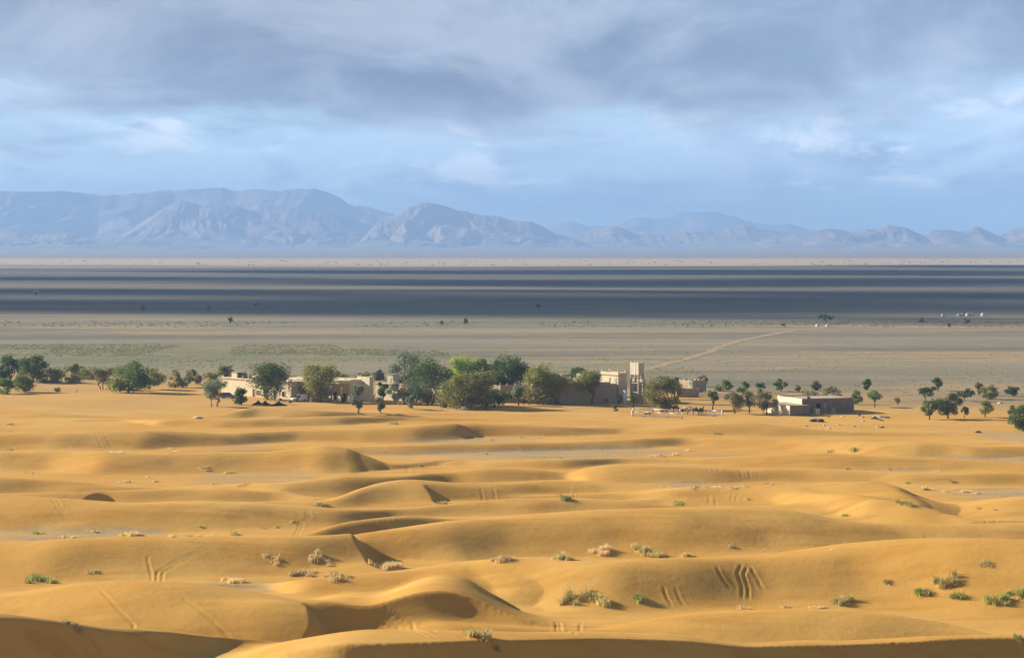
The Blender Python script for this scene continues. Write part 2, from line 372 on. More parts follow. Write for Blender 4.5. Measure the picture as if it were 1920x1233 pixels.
def build_land():
    # tessellation follows distance so that near sand keeps its ruts and ripples
    ys = [-1500, -700, -250, -60, 0, 30, 60, 85]
    y = 100.0
    while y < 640: ys.append(y); y += 0.42 + max(0, y - 240) * 0.0016
    while y < 30000: ys.append(y); y *= 1.035
    ys.append(30000.0)
    ys = np.array(ys)
    u = np.linspace(-0.25, 0.25, 860)
    t = np.linspace(0, 1, 16)[1:]
    s = np.maximum(np.abs(ys), 70.0)
    X = np.empty((len(ys), 860 + 30)); Yg = np.repeat(ys[:, None], 890, 1)
    X[:, 15:-15] = u[None, :] * s[:, None]
    e = 0.25 * s
    X[:, -15:] = e[:, None] + (15000 - e)[:, None] * (t ** 2.6)[None, :]
    X[:, :15] = -X[:, -15:][:, ::-1]
    Z = land(X, Yg)
    near = (Yg > 100) & (Yg < 640) & (np.abs(X) < 0.25 * s[:, None])
    for pl, g, dep in TRACKS:
        pts = np.array([hit(*p) for p in pl])
        # resample, then distance of every nearby vertex to the line
        seg = np.linspace(0, len(pts) - 1, 12 * (len(pts) - 1) + 1)
        P = np.stack([np.interp(seg, range(len(pts)), pts[:, 0]), np.interp(seg, range(len(pts)), pts[:, 1])], -1)
        lo = P.min(0) - 4; hi = P.max(0) + 4
        m = near & (X > lo[0]) & (X < hi[0]) & (Yg > lo[1]) & (Yg < hi[1])
        if not m.any(): continue
        q = np.stack([X[m], Yg[m]], -1)
        best = np.full(len(q), 1e9); along = np.zeros(len(q)); ns = len(P) - 1
        for i_, (a, b) in enumerate(zip(P[:-1], P[1:])):
            ab = b - a; tt = np.clip(((q - a) @ ab) / max(ab @ ab, 1e-9), 0, 1)
            dn = np.hypot(*(q - a - tt[:, None] * ab).T); along = np.where(dn < best, (i_ + tt) / ns, along); best = np.minimum(best, dn)
        wv = 0.13
        dd = np.abs(best - g)
        rut = 0.42 * sstep(0, 0.16, along) * sstep(1, 0.75, along) * (-dep * np.exp(-(dd / wv) ** 2) + 0.4 * dep * np.exp(-((dd - 0.34) / 0.17) ** 2))
        brk = 0.6 + 0.8 * vnoise(q[:, 0] * 1.3, q[:, 1] * 1.3, 77)
        Z[m] += rut * brk
    o = grid_mesh('ground', X, Yg, Z, MAT['ground'])
    # what lies on the surface: 1 = loose sand, 0 = bare gravel of the flats
    sand = np.ones_like(Z)
    wob = fbm(X / 14.0, Yg / 9.0, 61, 4) - 0.5; fine = fbm(X / 2.5, Yg / 3.5, 63, 3)
    for (pa, pb, qa, qb, k) in GRAVEL:
        (xa, ya), (xb, yb) = at(pa, (qa + qb) / 2), at(pb, (qa + qb) / 2)
        y1 = at(pa, qa)[1]; y0 = at(pa, qb)[1]
        e = np.hypot((X - (xa + xb) / 2) / ((xb - xa) / 2), (Yg - (y0 + y1) / 2) / ((y1 - y0) / 2)) + wob * 1.5
        low_ = sstep(0.9, 0.25, Z)
        sand = np.minimum(sand, 1 - 0.85 * k * sstep(1.1, 0.5, e + 0.5 * (fine - 0.5)) * low_)
    wobble = 170 * (fbm(X / 90.0, Yg / 60.0, 71, 4) - 0.5) - np.clip(X, -20, 160) * 0.75
    cover = sstep(735, 610, Yg - wobble)
    sand = np.where(Yg > 520, np.maximum(np.minimum(sand, 1) * sstep(640, 560, Yg), cover * (0.74 + 0.34 * fbm(X / 16., Yg / 30., 72, 4))), sand)
    sand[Yg < 180] = 1
    at_ = o.data.attributes.new('sand', 'FLOAT', 'POINT'); at_.data.foreach_set('value', np.clip(sand, 0, 1).ravel().astype(np.float32))
    tag(o, kind='structure')
    return o


# bare gravel showing between the dunes: photo columns, photo rows, strength
GRAVEL = [(650, 1330, 838, 872, 0.95), (690, 1080, 820, 834, 0.8), (-100, 420, 985, 1022, 0.9), (1200, 1480, 903, 925, 0.9), (1700, 2050, 908, 938, 0.95),
          (1760, 2050, 852, 872, 0.8), (330, 620, 885, 912, 0.6), (380, 540, 828, 850, 0.6), (1260, 1460, 845, 862, 0.6), (340, 520, 1090, 1112, 0.8),
          (1500, 1760, 880, 890, 0.6), (1850, 2050, 790, 842, 0.7), (1620, 1800, 795, 815, 0.5), (1300, 1500, 780, 800, 0.5), (1000, 1250, 790, 805, 0.5)]

# ------------------------------------------------------------------ materials of the land
MAT = {}


def land_materials():
    m, n = new_mat('ground')
    pos = n.node('ShaderNodeNewGeometry').outputs['Position']
    sp = n.node('ShaderNodeSeparateXYZ', {0: pos})
    sand_a = n.node('ShaderNodeAttribute', attribute_name='sand').outputs['Fac']
    # sand
    a = n.noise(pos, 0.035, 4, 0.55); b = n.noise(n.mapping(pos, (0.25, 1, 1)), 0.30, 4, 0.6); f = n.noise(pos, 6.0, 2, 0.6)
    sand = n.mix(n.ramp(a, 0.35, 0.68), (0.61, 0.316, 0.064), (0.68, 0.380, 0.093))
    sand = n.mix(n.math('MULTIPLY', n.ramp(b, 0.46, 0.66), 0.6), sand, (0.545, 0.255, 0.040))
    sand = n.mix(n.math('MULTIPLY', n.ramp(f, 0.35, 0.65), 0.12), sand, (0.70, 0.41, 0.12))
    # gravel flat between the dunes
    g1 = n.noise(pos, 1.6, 4, 0.7); g2 = n.noise(n.mapping(pos, (0.2, 1, 1)), 0.12, 4, 0.6)
    grav = n.mix(n.ramp(g1, 0.35, 0.7), (0.32, 0.235, 0.13), (0.50, 0.37, 0.20))
    grav = n.mix(n.math('MULTIPLY', n.ramp(g2, 0.45, 0.65), 0.6), grav, (0.58, 0.36, 0.14))
    # the plain: drainage bands of grey gravel, tan silt and orange sand
    p1 = n.noise(n.mapping(pos, (0.0016, 0.0095, 1)), 1.0, 6, 0.62, 0.4)
    p2 = n.noise(n.mapping(pos, (0.004, 0.021, 1), (7, 3, 0)), 1.0, 5, 0.6, 0.3)
    p3 = n.noise(n.mapping(pos, (0.06, 0.09, 1)), 1.0, 5, 0.7)
    p4 = n.noise(n.mapping(pos, (0.0006, 0.003, 1), (4, 1, 0)), 1.0, 5, 0.6)
    plain = n.mix(n.ramp(p1, 0.38, 0.62), (0.175, 0.152, 0.105), (0.290, 0.240, 0.155))
    plain = n.mix(n.math('MULTIPLY', n.ramp(p2, 0.51, 0.63), 0.7), plain, (0.43, 0.285, 0.140))
    plain = n.mix(n.math('MULTIPLY', n.ramp(p3, 0.5, 0.75), 0.35), plain, (0.38, 0.32, 0.18))
    plain = n.mix(n.math('MULTIPLY', n.ramp(p3, 0.5, 0.28), 0.35), plain, (0.14, 0.125, 0.10))
    # farther out the stony reg takes over, its colour darkened and blued for cloud shadow, then a pale strip of dunes and scrub
    dark = n.math('MULTIPLY', n.ramp(sp.outputs[1], 1250, 1750), n.ramp(p4, 0.72, 0.42))
    plain = n.mix(n.math('MULTIPLY', dark, 0.8), plain, (0.075, 0.075, 0.085))
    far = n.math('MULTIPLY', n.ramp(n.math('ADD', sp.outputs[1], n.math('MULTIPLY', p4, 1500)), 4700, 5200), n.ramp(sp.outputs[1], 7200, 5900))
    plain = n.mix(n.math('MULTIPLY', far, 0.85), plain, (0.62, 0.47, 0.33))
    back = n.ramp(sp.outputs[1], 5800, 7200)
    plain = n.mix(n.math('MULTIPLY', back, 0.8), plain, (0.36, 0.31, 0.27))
    green = n.math('MULTIPLY', n.math('MULTIPLY', n.ramp(sp.outputs[1], 780, 860), n.ramp(sp.outputs[1], 1010, 900)), n.ramp(sp.outputs[0], 20, -90))
    plain = n.mix(n.math('MULTIPLY', green, n.ramp(n.noise(n.mapping(pos, (0.25, 0.12, 1)), 1.0, 4, 0.7), 0.40, 0.62, 0.15, 0.75)), plain, (0.235, 0.245, 0.10))
    near = n.ramp(sp.outputs[1], 650, 540)
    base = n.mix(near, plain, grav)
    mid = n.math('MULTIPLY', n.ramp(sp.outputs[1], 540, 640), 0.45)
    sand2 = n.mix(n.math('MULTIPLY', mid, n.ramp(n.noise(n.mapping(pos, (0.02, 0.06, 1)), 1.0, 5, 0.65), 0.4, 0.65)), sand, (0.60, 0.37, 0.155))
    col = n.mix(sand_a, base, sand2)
    # wind ripples and pebbles as fine relief
    wv = n.node('ShaderNodeTexWave', {'Vector': n.mapping(pos, (1, 0.45, 1), rot=(0, 0, 0.35)), 'Scale': 2.2, 'Distortion': 7.0, 'Detail': 3.0, 'Detail Scale': 0.6}, wave_type='BANDS').outputs[0]
    rip = n.math('ADD', n.math('MULTIPLY', wv, 0.012), n.math('ADD', n.math('MULTIPLY', n.noise(pos, 0.9, 6, 0.7), 0.20), n.math('MULTIPLY', n.noise(n.mapping(pos, (0.35, 1, 1)), 0.22, 4, 0.6), 0.30)))
    bp = n.node('ShaderNodeBump', {'Strength': 0.38, 'Distance': 1.0, 'Height': rip}).outputs[0]
    finish(n, col, 0.95, bp, 0.08)
    MAT['ground'] = m

    m, n = new_mat('rock')
    pos = n.node('ShaderNodeNewGeometry').outputs['Position']
    a = n.noise(pos, 0.004, 6, 0.65); b = n.noise(n.mapping(pos, (1, 1, 5)), 0.006, 5, 0.6)
    col = n.mix(n.ramp(a, 0.35, 0.65), (0.22, 0.17, 0.14), (0.42, 0.32, 0.25))
    col = n.mix(n.math('MULTIPLY', n.ramp(b, 0.5, 0.62), 0.5), col, (0.50, 0.39, 0.31))
    bp = n.node('ShaderNodeBump', {'Strength': 0.45, 'Distance': 60.0, 'Height': n.noise(pos, 0.008, 6, 0.65)}).outputs[0]
    finish(n, col, 0.95, bp, 0.05)
    MAT['rock'] = m

    m, n = new_mat('cloud')
    d = n.node('ShaderNodeBsdfDiffuse', {'Color': (0.85, 0.86, 0.9, 1)}); t = n.node('ShaderNodeBsdfTranslucent', {'Color': (0.8, 0.82, 0.86, 1)})
    mx = n.node('ShaderNodeMixShader', {0: 0.25, 1: d.outputs[0], 2: t.outputs[0]})
    n.l.new(mx.outputs[0], n.node('ShaderNodeOutputMaterial').inputs[0])
    MAT['cloud'] = m

    m, n = new_mat('haze')
    v = n.node('ShaderNodeVolumePrincipled', {'Color': (0.37, 0.60, 1.0, 1), 'Density': HAZE, 'Anisotropy': 0.0})
    n.l.new(v.outputs[0], n.node('ShaderNodeOutputMaterial').inputs['Volume'])
    MAT['haze'] = m


HAZE = 1.0e-4
land_materials()
ground = build_land()


# ------------------------------------------------------------------ the sandy track that leaves the village across the plain
def build_path():
    pts = [(1180, 700), (1225, 690), (1255, 681), (1290, 673), (1330, 660), (1365, 646), (1400, 636), (1450, 626), (1500, 618), (1560, 612), (1640, 608)]
    g = np.array([at(*q) for q in pts]); t = np.linspace(0, len(g) - 1, 160)
    x = np.interp(t, range(len(g)), g[:, 0]); y = np.interp(t, range(len(g)), g[:, 1])
    k = np.hanning(21); k /= k.sum(); x = np.convolve(np.pad(x, 10, mode='edge'), k, 'valid'); y = np.convolve(np.pad(y, 10, mode='edge'), k, 'valid')
    nx = np.gradient(y); ny = -np.gradient(x); l_ = np.hypot(nx, ny); nx /= l_; ny /= l_
    wl = 1.3 + 1.6 * fbm(t * 2, t * 0, 5, 4); wr = 1.3 + 1.6 * fbm(t * 2, t * 0 + 9, 6, 4)
    cols = np.linspace(-1, 1, 7)
    X = np.stack([x + nx * np.where(c_ < 0, c_ * wl, c_ * wr) for c_ in cols], 1); Y = np.stack([y + ny * np.where(c_ < 0, c_ * wl, c_ * wr) for c_ in cols], 1)
    o = grid_mesh('path', X, Y, land(X, Y) + 0.10 - 0.09 * np.abs(cols)[None, :] ** 4 + 0.02, MAT['path'])
    return tag(o, kind='structure')


m, n = new_mat('sandy track')
pos = n.node('ShaderNodeNewGeometry').outputs['Position']
finish(n, n.mix(n.ramp(n.noise(n.mapping(pos, (.3, .12, 1)), 1.0, 5, .7), .35, .65), (0.30, 0.235, 0.145), (0.43, 0.33, 0.20)), .95, None, .08)
MAT['path'] = m
build_path()


# ------------------------------------------------------------------ mountains
def mountains(name, pts, dist, foot, seed, carve=0.45, wl=700.0):
    dist *= 1.65; foot *= 1.65; wl *= 1.65
    px = np.array([p[0] for p in pts], float); py = np.array([p[1] for p in pts], float)
    x = (px - 960) / FPX * dist; z = CH + (455.0 - py) / FPX * dist
    gx = np.linspace(x[0], x[-1], 420)
    zc_ = np.interp(gx, x, z) + (fbm(gx / 150.0, gx * 0 + seed, seed, 5, 0.6) - 0.5) * 46
    zc_ = np.maximum(zc_, 0) * sstep(x[0], x[0] + 250, gx) * (1 - sstep(x[-1] - 250, x[-1], gx))
    t = np.concatenate([np.linspace(-1, 0, 46), np.linspace(0, 1, 14)[1:]])
    Xg = np.repeat(gx[None, :], len(t), 0); T = np.repeat(t[:, None], len(gx), 1)
    Yg = dist + np.where(T < 0, T * foot, T * foot * 0.8) + (fbm(Xg / 1500., Xg * 0 + 3, seed + 9, 3) - 0.5) * foot * 0.5
    at_ = np.abs(T)
    prof = (1 - at_) ** 1.45
    # spurs and gullies run down the slope
    warp = (fbm(Xg / 600., T * 3.0, seed + 2, 3) - 0.5) * 500
    r = 1 - np.abs(2 * fbm((Xg + warp) / wl, T * 1.2 + 5, seed + 4, 4) - 1)
    r2 = 1 - np.abs(2 * fbm((Xg + warp * 1.5) / (wl * 0.28), T * 2.0 + 5, seed + 6, 3) - 1)
    k = np.clip(at_ * 3.2, 0, 1)
    Zg = zc_[None, :] * prof * (1 - k * carve * (1 - r) * 2.2 - k * 0.22 * (1 - r2) * 2)
    Zg = np.where(at_ > 0.985, -3, np.maximum(Zg, 0) + 0.5 * (1 - at_))
    o = grid_mesh(name, Xg, Yg, Zg, MAT['rock'])
    tag(o, kind='structure')
    return o


mountains('mountain_range', [(-420, 380), (-200, 366), (0, 360), (60, 358), (150, 362), (250, 361), (330, 356), (385, 352), (410, 350), (440, 354), (490, 352), (520, 357), (560, 355), (600, 356), (630, 367), (662, 386), (700, 391), (745, 402), (800, 410), (900, 425), (1000, 440), (1100, 456)], 11700, 1600, 3, 0.42, 540)
mountains('mountain_range', [(150, 458), (230, 440), (300, 396), (345, 376), (380, 384), (430, 384), (480, 396), (560, 398), (620, 400), (670, 415), (720, 430), (790, 452)], 10300, 900, 27, 0.35, 250)
mountains('mountain_range', [(640, 455), (700, 425), (740, 404), (765, 390), (790, 380), (812, 384), (850, 393), (900, 402), (950, 408), (1000, 418), (1040, 436), (1080, 447), (1140, 456)], 9900, 1000, 13, 0.48, 230)
mountains('mountain_range', [(960, 455), (1030, 428), (1070, 414), (1100, 424), (1150, 424), (1200, 408), (1240, 411), (1290, 399), (1330, 397), (1370, 402), (1400, 412), (1440, 418), (1490, 422), (1520, 430), (1700, 440), (2000, 446), (2300, 452)], 15200, 1600, 19, 0.4, 520)
mountains('mountain_range', [(1020, 456), (1080, 442), (1145, 424), (1185, 434), (1240, 444), (1330, 432), (1390, 424), (1440, 430), (1500, 440), (1600, 456)], 10700, 900, 33, 0.45, 250)
mountains('mountain_range', [(1380, 456), (1450, 447), (1510, 434), (1560, 425), (1600, 432), (1640, 428), (1668, 423), (1700, 426), (1735, 443), (1765, 432), (1790, 430), (1810, 434), (1838, 424), (1880, 439), (1930, 430), (2050, 434), (2300, 452)], 9500, 800, 40, 0.35, 250)
mountains('mountain_range', [(-300, 440), (-100, 436), (30, 434), (60, 440), (110, 438), (180, 446), (300, 452), (420, 457)], 8700, 600, 51, 0.35, 180)


# ------------------------------------------------------------------ the broken cloud layer that shades the plain
def cloud(cx, cy, rx, ry, seed, alt=5200.0, th=160.0):
    nu, nv = 140, 16
    th_ = np.linspace(0, 2 * np.pi, nu, endpoint=False); ph = np.linspace(-np.pi / 2 + 0.02, np.pi / 2 - 0.02, nv)
    T, P = np.meshgrid(th_, ph)
    ex = np.cos(P) * np.cos(T); ey = np.cos(P) * np.sin(T); ez = np.sin(P)
    n = 0.45 + 1.1 * fbm(np.cos(T) * 4.5 + 7 + seed, np.sin(T) * 4.5 + 3 + P * 0.4, seed, 5, 0.6)
    X = ex * rx * n; Y = ey * ry * n
    tilt_ = (random.Random(seed).random() - 0.42) * 0.13 * (ry / rx) * 9; X, Y = X, Y + X * np.clip(tilt_, -.09, .13) + ry * 0.9 * (fbm(X / rx * 2.2 + seed, X * 0, seed + 8, 3) - 0.5)
    Z = np.where(ez > 0, ez * th * (0.6 + 0.9 * fbm(X / 160 + seed, Y / 160, seed + 3, 3)), ez * th * 0.3)
    v = np.stack([X, Y, Z], -1).reshape(-1, 3)
    f = []
    for j in range(nv - 1):
        for i in range(nu):
            f.append((j * nu + i, j * nu + (i + 1) % nu, (j + 1) * nu + (i + 1) % nu, (j + 1) * nu + i))
    f.append(tuple(range(nu))[::-1]); f.append(tuple((nv - 1) * nu + i for i in range(nu)))
    k = alt / math.tan(SUN_EL)
    o = mesh_obj('cloud', v, f, MAT['cloud'], smooth=True)
    o.location = (cx + SUN_DIR.x / math.cos(SUN_EL) * k, cy + SUN_DIR.y / math.cos(SUN_EL) * k, alt)
    return o


CL = []
def shade(px0, px1, py0, py1, seed, alt=5200.0):
    (xa, ya), (xb, yb) = at((px0 + px1) / 2, py0), at((px0 + px1) / 2, py1)
    cy = (ya + yb) / 2; ry = abs(ya - yb) / 2
    sx = cy / FPX
    CL.append(cloud(((px0 + px1) / 2 - 960) * sx, cy, (px1 - px0) / 2 * sx, ry, seed, alt))


for i, a in enumerate([(-600, 1050, 562, 585), (500, 1450, 555, 578), (1050, 1750, 570, 577), (1500, 2300, 574, 581), (1380, 1950, 597, 602), (-300, 330, 541, 549),
                       (560, 1350, 526, 536), (1250, 2200, 522, 532), (250, 1150, 507, 513), (1000, 1900, 506, 515), (1500, 2400, 497, 502), (1400, 2300, 548, 560), (700, 1250, 543, 547), (-400, 420, 519, 524)]):
    shade(*a, 3 + i * 7)
(lambda L: [tag(o, 'drifting cloud of the broken layer above the plain', 'cloud', 'clouds above the plain', 'stuff') for o in L])(CL)

bm = bmesh.new(); bmesh.ops.create_cube(bm, size=1)
bmesh.ops.scale(bm, vec=(31000, 33000, 521), verts=bm.verts)
bmesh.ops.translate(bm, vec=(0, 14300, 258), verts=bm.verts)
hz = bpy.data.meshes.new('haze'); bm.to_mesh(hz); bm.free(); hz.materials.append(MAT['haze'])
haze = bpy.data.objects.new('haze', hz); COL.objects.link(haze); tag(haze, kind='stuff')
# ------------------------------------------------------------------ building kit
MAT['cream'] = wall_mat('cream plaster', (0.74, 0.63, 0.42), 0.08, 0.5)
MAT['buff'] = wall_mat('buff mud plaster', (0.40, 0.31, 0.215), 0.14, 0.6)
MAT['brown'] = wall_mat('shaded mud plaster', (0.24, 0.185, 0.145), 0.16, 0.6)  # darkened colour that paints shade on the shed's front faces
MAT['mud'] = wall_mat('pale mud plaster', (0.60, 0.50, 0.345), 0.12, 0.6)
MAT['roofmud'] = wall_mat('roof mud', (0.46, 0.38, 0.27), 0.14, 0.7)
MAT['trim'] = wall_mat('white lime trim', (0.80, 0.76, 0.66), 0.05, 1.0)
MAT['redtrim'] = wall_mat('ochre trim', (0.55, 0.33, 0.22), 0.1, 1.0)
MAT['wood'] = wall_mat('brown wood', (0.20, 0.10, 0.045), 0.2, 3.0)
MAT['palewood'] = wall_mat('pale weathered wood', (0.55, 0.48, 0.38), 0.15, 3.0)
MAT['darkwood'] = wall_mat('dark old wood', (0.09, 0.065, 0.05), 0.2, 3.0)
MAT['whitepaint'] = wall_mat('white paint', (0.82, 0.80, 0.74), 0.05, 2.0, 0.1, 0.6)
MAT['bluedoor'] = wall_mat('pale blue door paint', (0.45, 0.58, 0.62), 0.1, 2.0, 0.1, 0.7)
MAT['paintedshade'] = wall_mat('painted room shade', (0.012, 0.010, 0.010), 0.1, 1.0)  # near-black colour paints the shade inside windows, doors and vents
MAT['blackcloth'] = wall_mat('black wool cloth', (0.018, 0.014, 0.014), 0.2, 4.0)
MAT['thatch'] = wall_mat('palm thatch', (0.30, 0.22, 0.13), 0.25, 6.0, 0.6)
MAT['steel'] = wall_mat('white painted tank', (0.72, 0.78, 0.80), 0.05, 2.0, 0.05, 0.45)


class MB:
    """collects boxes, prisms and tubes into one mesh"""
    def __init__(s): s.v = []; s.f = []
    def add(s, v, f):
        k = len(s.v); s.v += [tuple(p) for p in v]; s.f += [tuple(i + k for i in q) for q in f]; return s
    def box(s, x0, x1, y0, y1, z0, z1):
        v = [(x, y, z) for z in (z0, z1) for y in (y0, y1) for x in (x0, x1)]
        return s.add(v, [(0, 2, 3, 1), (4, 5, 7, 6), (0, 1, 5, 4), (2, 6, 7, 3), (0, 4, 6, 2), (1, 3, 7, 5)])
    def tube(s, pts, rad, n=6, cap=True):
        pts = [Vector(p) for p in pts]; rings = []
        for i, p in enumerate(pts):
            d = (pts[min(i + 1, len(pts) - 1)] - pts[max(i - 1, 0)]).normalized()
            a = d.cross(Vector((0.31, 0.9, 0.3))).normalized(); b = d.cross(a)
            r = rad[i] if hasattr(rad, '__len__') else rad
            rings.append([p + (a * math.cos(t) + b * math.sin(t)) * r for t in [2 * math.pi * j / n for j in range(n)]])
        v = [q for r_ in rings for q in r_]
        f = [(i * n + j, i * n + (j + 1) % n, (i + 1) * n + (j + 1) % n, (i + 1) * n + j) for i in range(len(pts) - 1) for j in range(n)]
        if cap: f += [tuple(range(n))[::-1], tuple((len(pts) - 1) * n + j for j in range(n))]
        return s.add(v, f)
    def prism(s, poly, y0, y1):
        """outline in x, z pushed along y"""
        n = len(poly)
        v = [(x, y0, z) for x, z in poly] + [(x, y1, z) for x, z in poly]
        f = [tuple(range(n)), tuple(range(n, 2 * n))[::-1]] + [(j, j + n, (j + 1) % n + n, (j + 1) % n) for j in range(n)]
        return s.add(v, f)
    def build(s, name, mat, parent=None, smooth=False):
        return mesh_obj(name, s.v, s.f, mat, parent, smooth)


def empty(name, loc, rz=0.0, label=None, cat=None, group=None):
    o = bpy.data.objects.new(name, None); COL.objects.link(o)
    o.location = loc; o.rotation_euler = (0, 0, rz); o.empty_display_size = 0.5
    return tag(o, label, cat, group)


def copy_tree(o, parent=None):
    c_ = o.copy(); COL.objects.link(c_)
    if parent: c_.parent = parent
    for ch in o.children: copy_tree(ch, c_)
    return c_


def adobe(W, L, H, par=0.45, th=0.35, taper=0.0):
    """box of mud walls (x: 0..L, y: 0..W) with a sunk flat roof behind a parapet and soft, uneven edges"""
    bm_ = bmesh.new()
    nx, ny, nz = max(2, int(L / 1.2)), max(2, int(W / 1.2)), max(2, int(H / 1.0))
    random.seed(int(W * 100 + L * 10 + H))
    t = taper
    def P(x, y, z): 
        k = z / H * t
        return (x + (k if x < L / 2 else -k), y + (k if y < W / 2 else -k), z)
    m = MB()
    j = lambda a: (random.random() - 0.5) * a
    # four outer walls as grids, wavering slightly
    ring = [(L * i / nx, 0) for i in range(nx)] + [(L, W * i / ny) for i in range(ny)] + [(L - L * i / nx, W) for i in range(nx)] + [(0, W - W * i / ny) for i in range(ny)]
    n = len(ring); v = []
    for k in range(nz + 1):
        z = -0.4 + (H + 0.4) * k / nz
        for (x, y) in ring:
            top = j(0.10) if k == nz else 0
            v.append(P(x + j(0.05), y + j(0.05), z + top))
    f = [(k * n + i, k * n + (i + 1) % n, (k + 1) * n + (i + 1) % n, (k + 1) * n + i) for k in range(nz) for i in range(n)]
    # parapet top and inner side
    base = len(v)
    def inn(x, y, z): return P(min(max(x, th), L - th), min(max(y, th), W - th), z)
    v += [inn(x, y, H) for (x, y) in ring]; v += [inn(x, y, H - par) for (x, y) in ring]
    o = nz * n
    f += [(o + i, o + (i + 1) % n, base + (i + 1) % n, base + i) for i in range(n)]
    f += [(base + i, base + (i + 1) % n, base + n + (i + 1) % n, base + n + i) for i in range(n)]
    bm_.free()
    m.v = v; m.f = f
    return m


MERLON = MB().add([(-.3, -.16, -.05), (.3, -.16, -.05), (.3, .16, -.05), (-.3, .16, -.05), (-.26, -.14, .22), (.10, -.14, .22), (.10, .14, .22), (-.26, .14, .22), (-.26, -.1, .72), (-.16, -.1, .72), (-.16, .1, .72), (-.26, .1, .72)],
                  [(3, 2, 1, 0), (0, 1, 5, 4), (1, 2, 6, 5), (2, 3, 7, 6), (3, 0, 4, 7), (4, 5, 9, 8), (5, 6, 10, 9), (6, 7, 11, 10), (7, 4, 8, 11), (8, 9, 10, 11)])
TOOTH = MB().add([(-.35, -.14, -.05), (.35, -.14, -.05), (.35, .14, -.05), (-.35, .14, -.05), (-.05, -.08, .6), (.05, -.08, .6), (.05, .08, .6), (-.05, .08, .6)],
                 [(3, 2, 1, 0), (0, 1, 5, 4), (1, 2, 6, 5), (2, 3, 7, 6), (3, 0, 4, 7), (4, 5, 6, 7)])
_shared = {}


def piece(kind, mb, mat, parent, loc, rz=0.0, sc=1.0):
    key = (kind, id(mb), mat.name)
    if key not in _shared:
        me = bpy.data.meshes.new(kind); me.from_pydata(mb.v, [], mb.f); me.update(); me.materials.append(mat); _shared[key] = me
    o = bpy.data.objects.new(kind, _shared[key]); COL.objects.link(o)
    o.parent = parent; o.location = loc; o.rotation_euler = (0, 0, rz); o.scale = (sc, sc, sc)
    return o


def corner_place(px, py, phi):
    x, y = at(px, py, 0.0)
    return Vector((x, y, float(land(x, y)) * 0.5 - 0.05)), math.radians(phi), y / FPX


def window(parent, face, a, z, w_, h, mat=None, frame=None, door=False, d=0.03):
    """face 'r': on the wall y=0 at x=a; face 'l': on the wall x=0 at y=a"""
    mat = mat or MAT['paintedshade']; frame = frame or MAT['trim']
    def bx(m, a0, a1, z0, z1, d0, d1):
        if face == 'r': m.box(a0, a1, -d1, -d0, z0, z1)
        else: m.box(-d1, -d0, a0, a1, z0, z1)
    m = MB(); bx(m, a - w_ / 2, a + w_ / 2, z, z + h, -0.05, d)
    o = m.build('door' if door else 'window', mat, parent)
    m = MB(); fw = 0.10
    bx(m, a - w_ / 2 - fw, a - w_ / 2, z, z + h + fw, -0.04, d + 0.05); bx(m, a + w_ / 2, a + w_ / 2 + fw, z, z + h + fw, -0.04, d + 0.05)
    bx(m, a - w_ / 2, a + w_ / 2, z + h, z + h + fw, -0.04, d + 0.047)
    if not door: bx(m, a - w_ / 2 - fw * 1.5, a + w_ / 2 + fw * 1.5, z - fw, z - 0.003, -0.04, d + 0.09)
    m.build('frame', frame, o)
    return o


def frieze(parent, face, length, z, mat, other=0.0, step=0.45):
    m = MB(); k = 0.1
    a = 0.25
    while a < length - 0.35:
        if face == 'r': m.add([(a, -.06, z), (a + .3, -.06, z), (a + .15, -.06, z - .26), (a, .04, z), (a + .3, .04, z), (a + .15, .04, z - .26)], [(0, 1, 2), (3, 5, 4), (0, 3, 4, 1), (1, 4, 5, 2), (2, 5, 3, 0)])
        else: m.add([(-.06, a, z), (-.06, a + .3, z), (-.06, a + .15, z - .26), (.04, a, z), (.04, a + .3, z), (.04, a + .15, z - .26)], [(0, 2, 1), (3, 4, 5), (0, 1, 4, 3), (1, 2, 5, 4), (2, 0, 3, 5)])
        a += step
    if face == 'r': m.box(0.1, length - .1, -.05, .04, z + .003, z + .10)
    else: m.box(-.05, .04, 0.1, length - .1, z + .003, z + .10)
    return m.build('frieze', mat, parent)


def block(name, label, px, py, phi, lw, rw, top, mat, cat='building', merl=True, parent=None, par=0.45, teeth=(), group=None, hgt=None, taper=0.06):
    """mud block whose near corner stands at a photo pixel; lw, rw: widths in photo pixels of its left and right faces; top: photo row of its roof edge"""
    loc, rz, k = corner_place(px, py, phi)
    W = lw * k / math.sin(rz); L = rw * k / math.cos(rz); H = hgt or (py - top) * k
    e = empty(name, loc, rz, label, cat, group)
    adobe(W, L, H, par, min(0.35, L * 0.3, W * 0.3), taper).build('wall', mat, e)
    t = min(0.3, L * .28, W * .28)
    MB().add([(t, t, H - par + .02), (L - t, t, H - par + .02), (L - t, W - t, H - par + .02), (t, W - t, H - par + .02)], [(0, 1, 2, 3)]).build('roof', MAT['roofmud'], e)
    if merl:
        q = .32 + taper
        for (x, y, r) in ((q, q, 0), (L - q, q, math.pi / 2), (L - q, W - q, math.pi), (q, W - q, -math.pi / 2)):
            piece('merlon', MERLON, mat, e, (x, y, H), r, min(1.0, L / 2.0, W / 2.0) * 0.95)
    for (face, a) in teeth:
        piece('merlon', TOOTH, mat, e, (a, .2, H) if face == 'r' else (.2, a, H), 0 if face == 'r' else math.pi / 2)
    return e, W, L, H


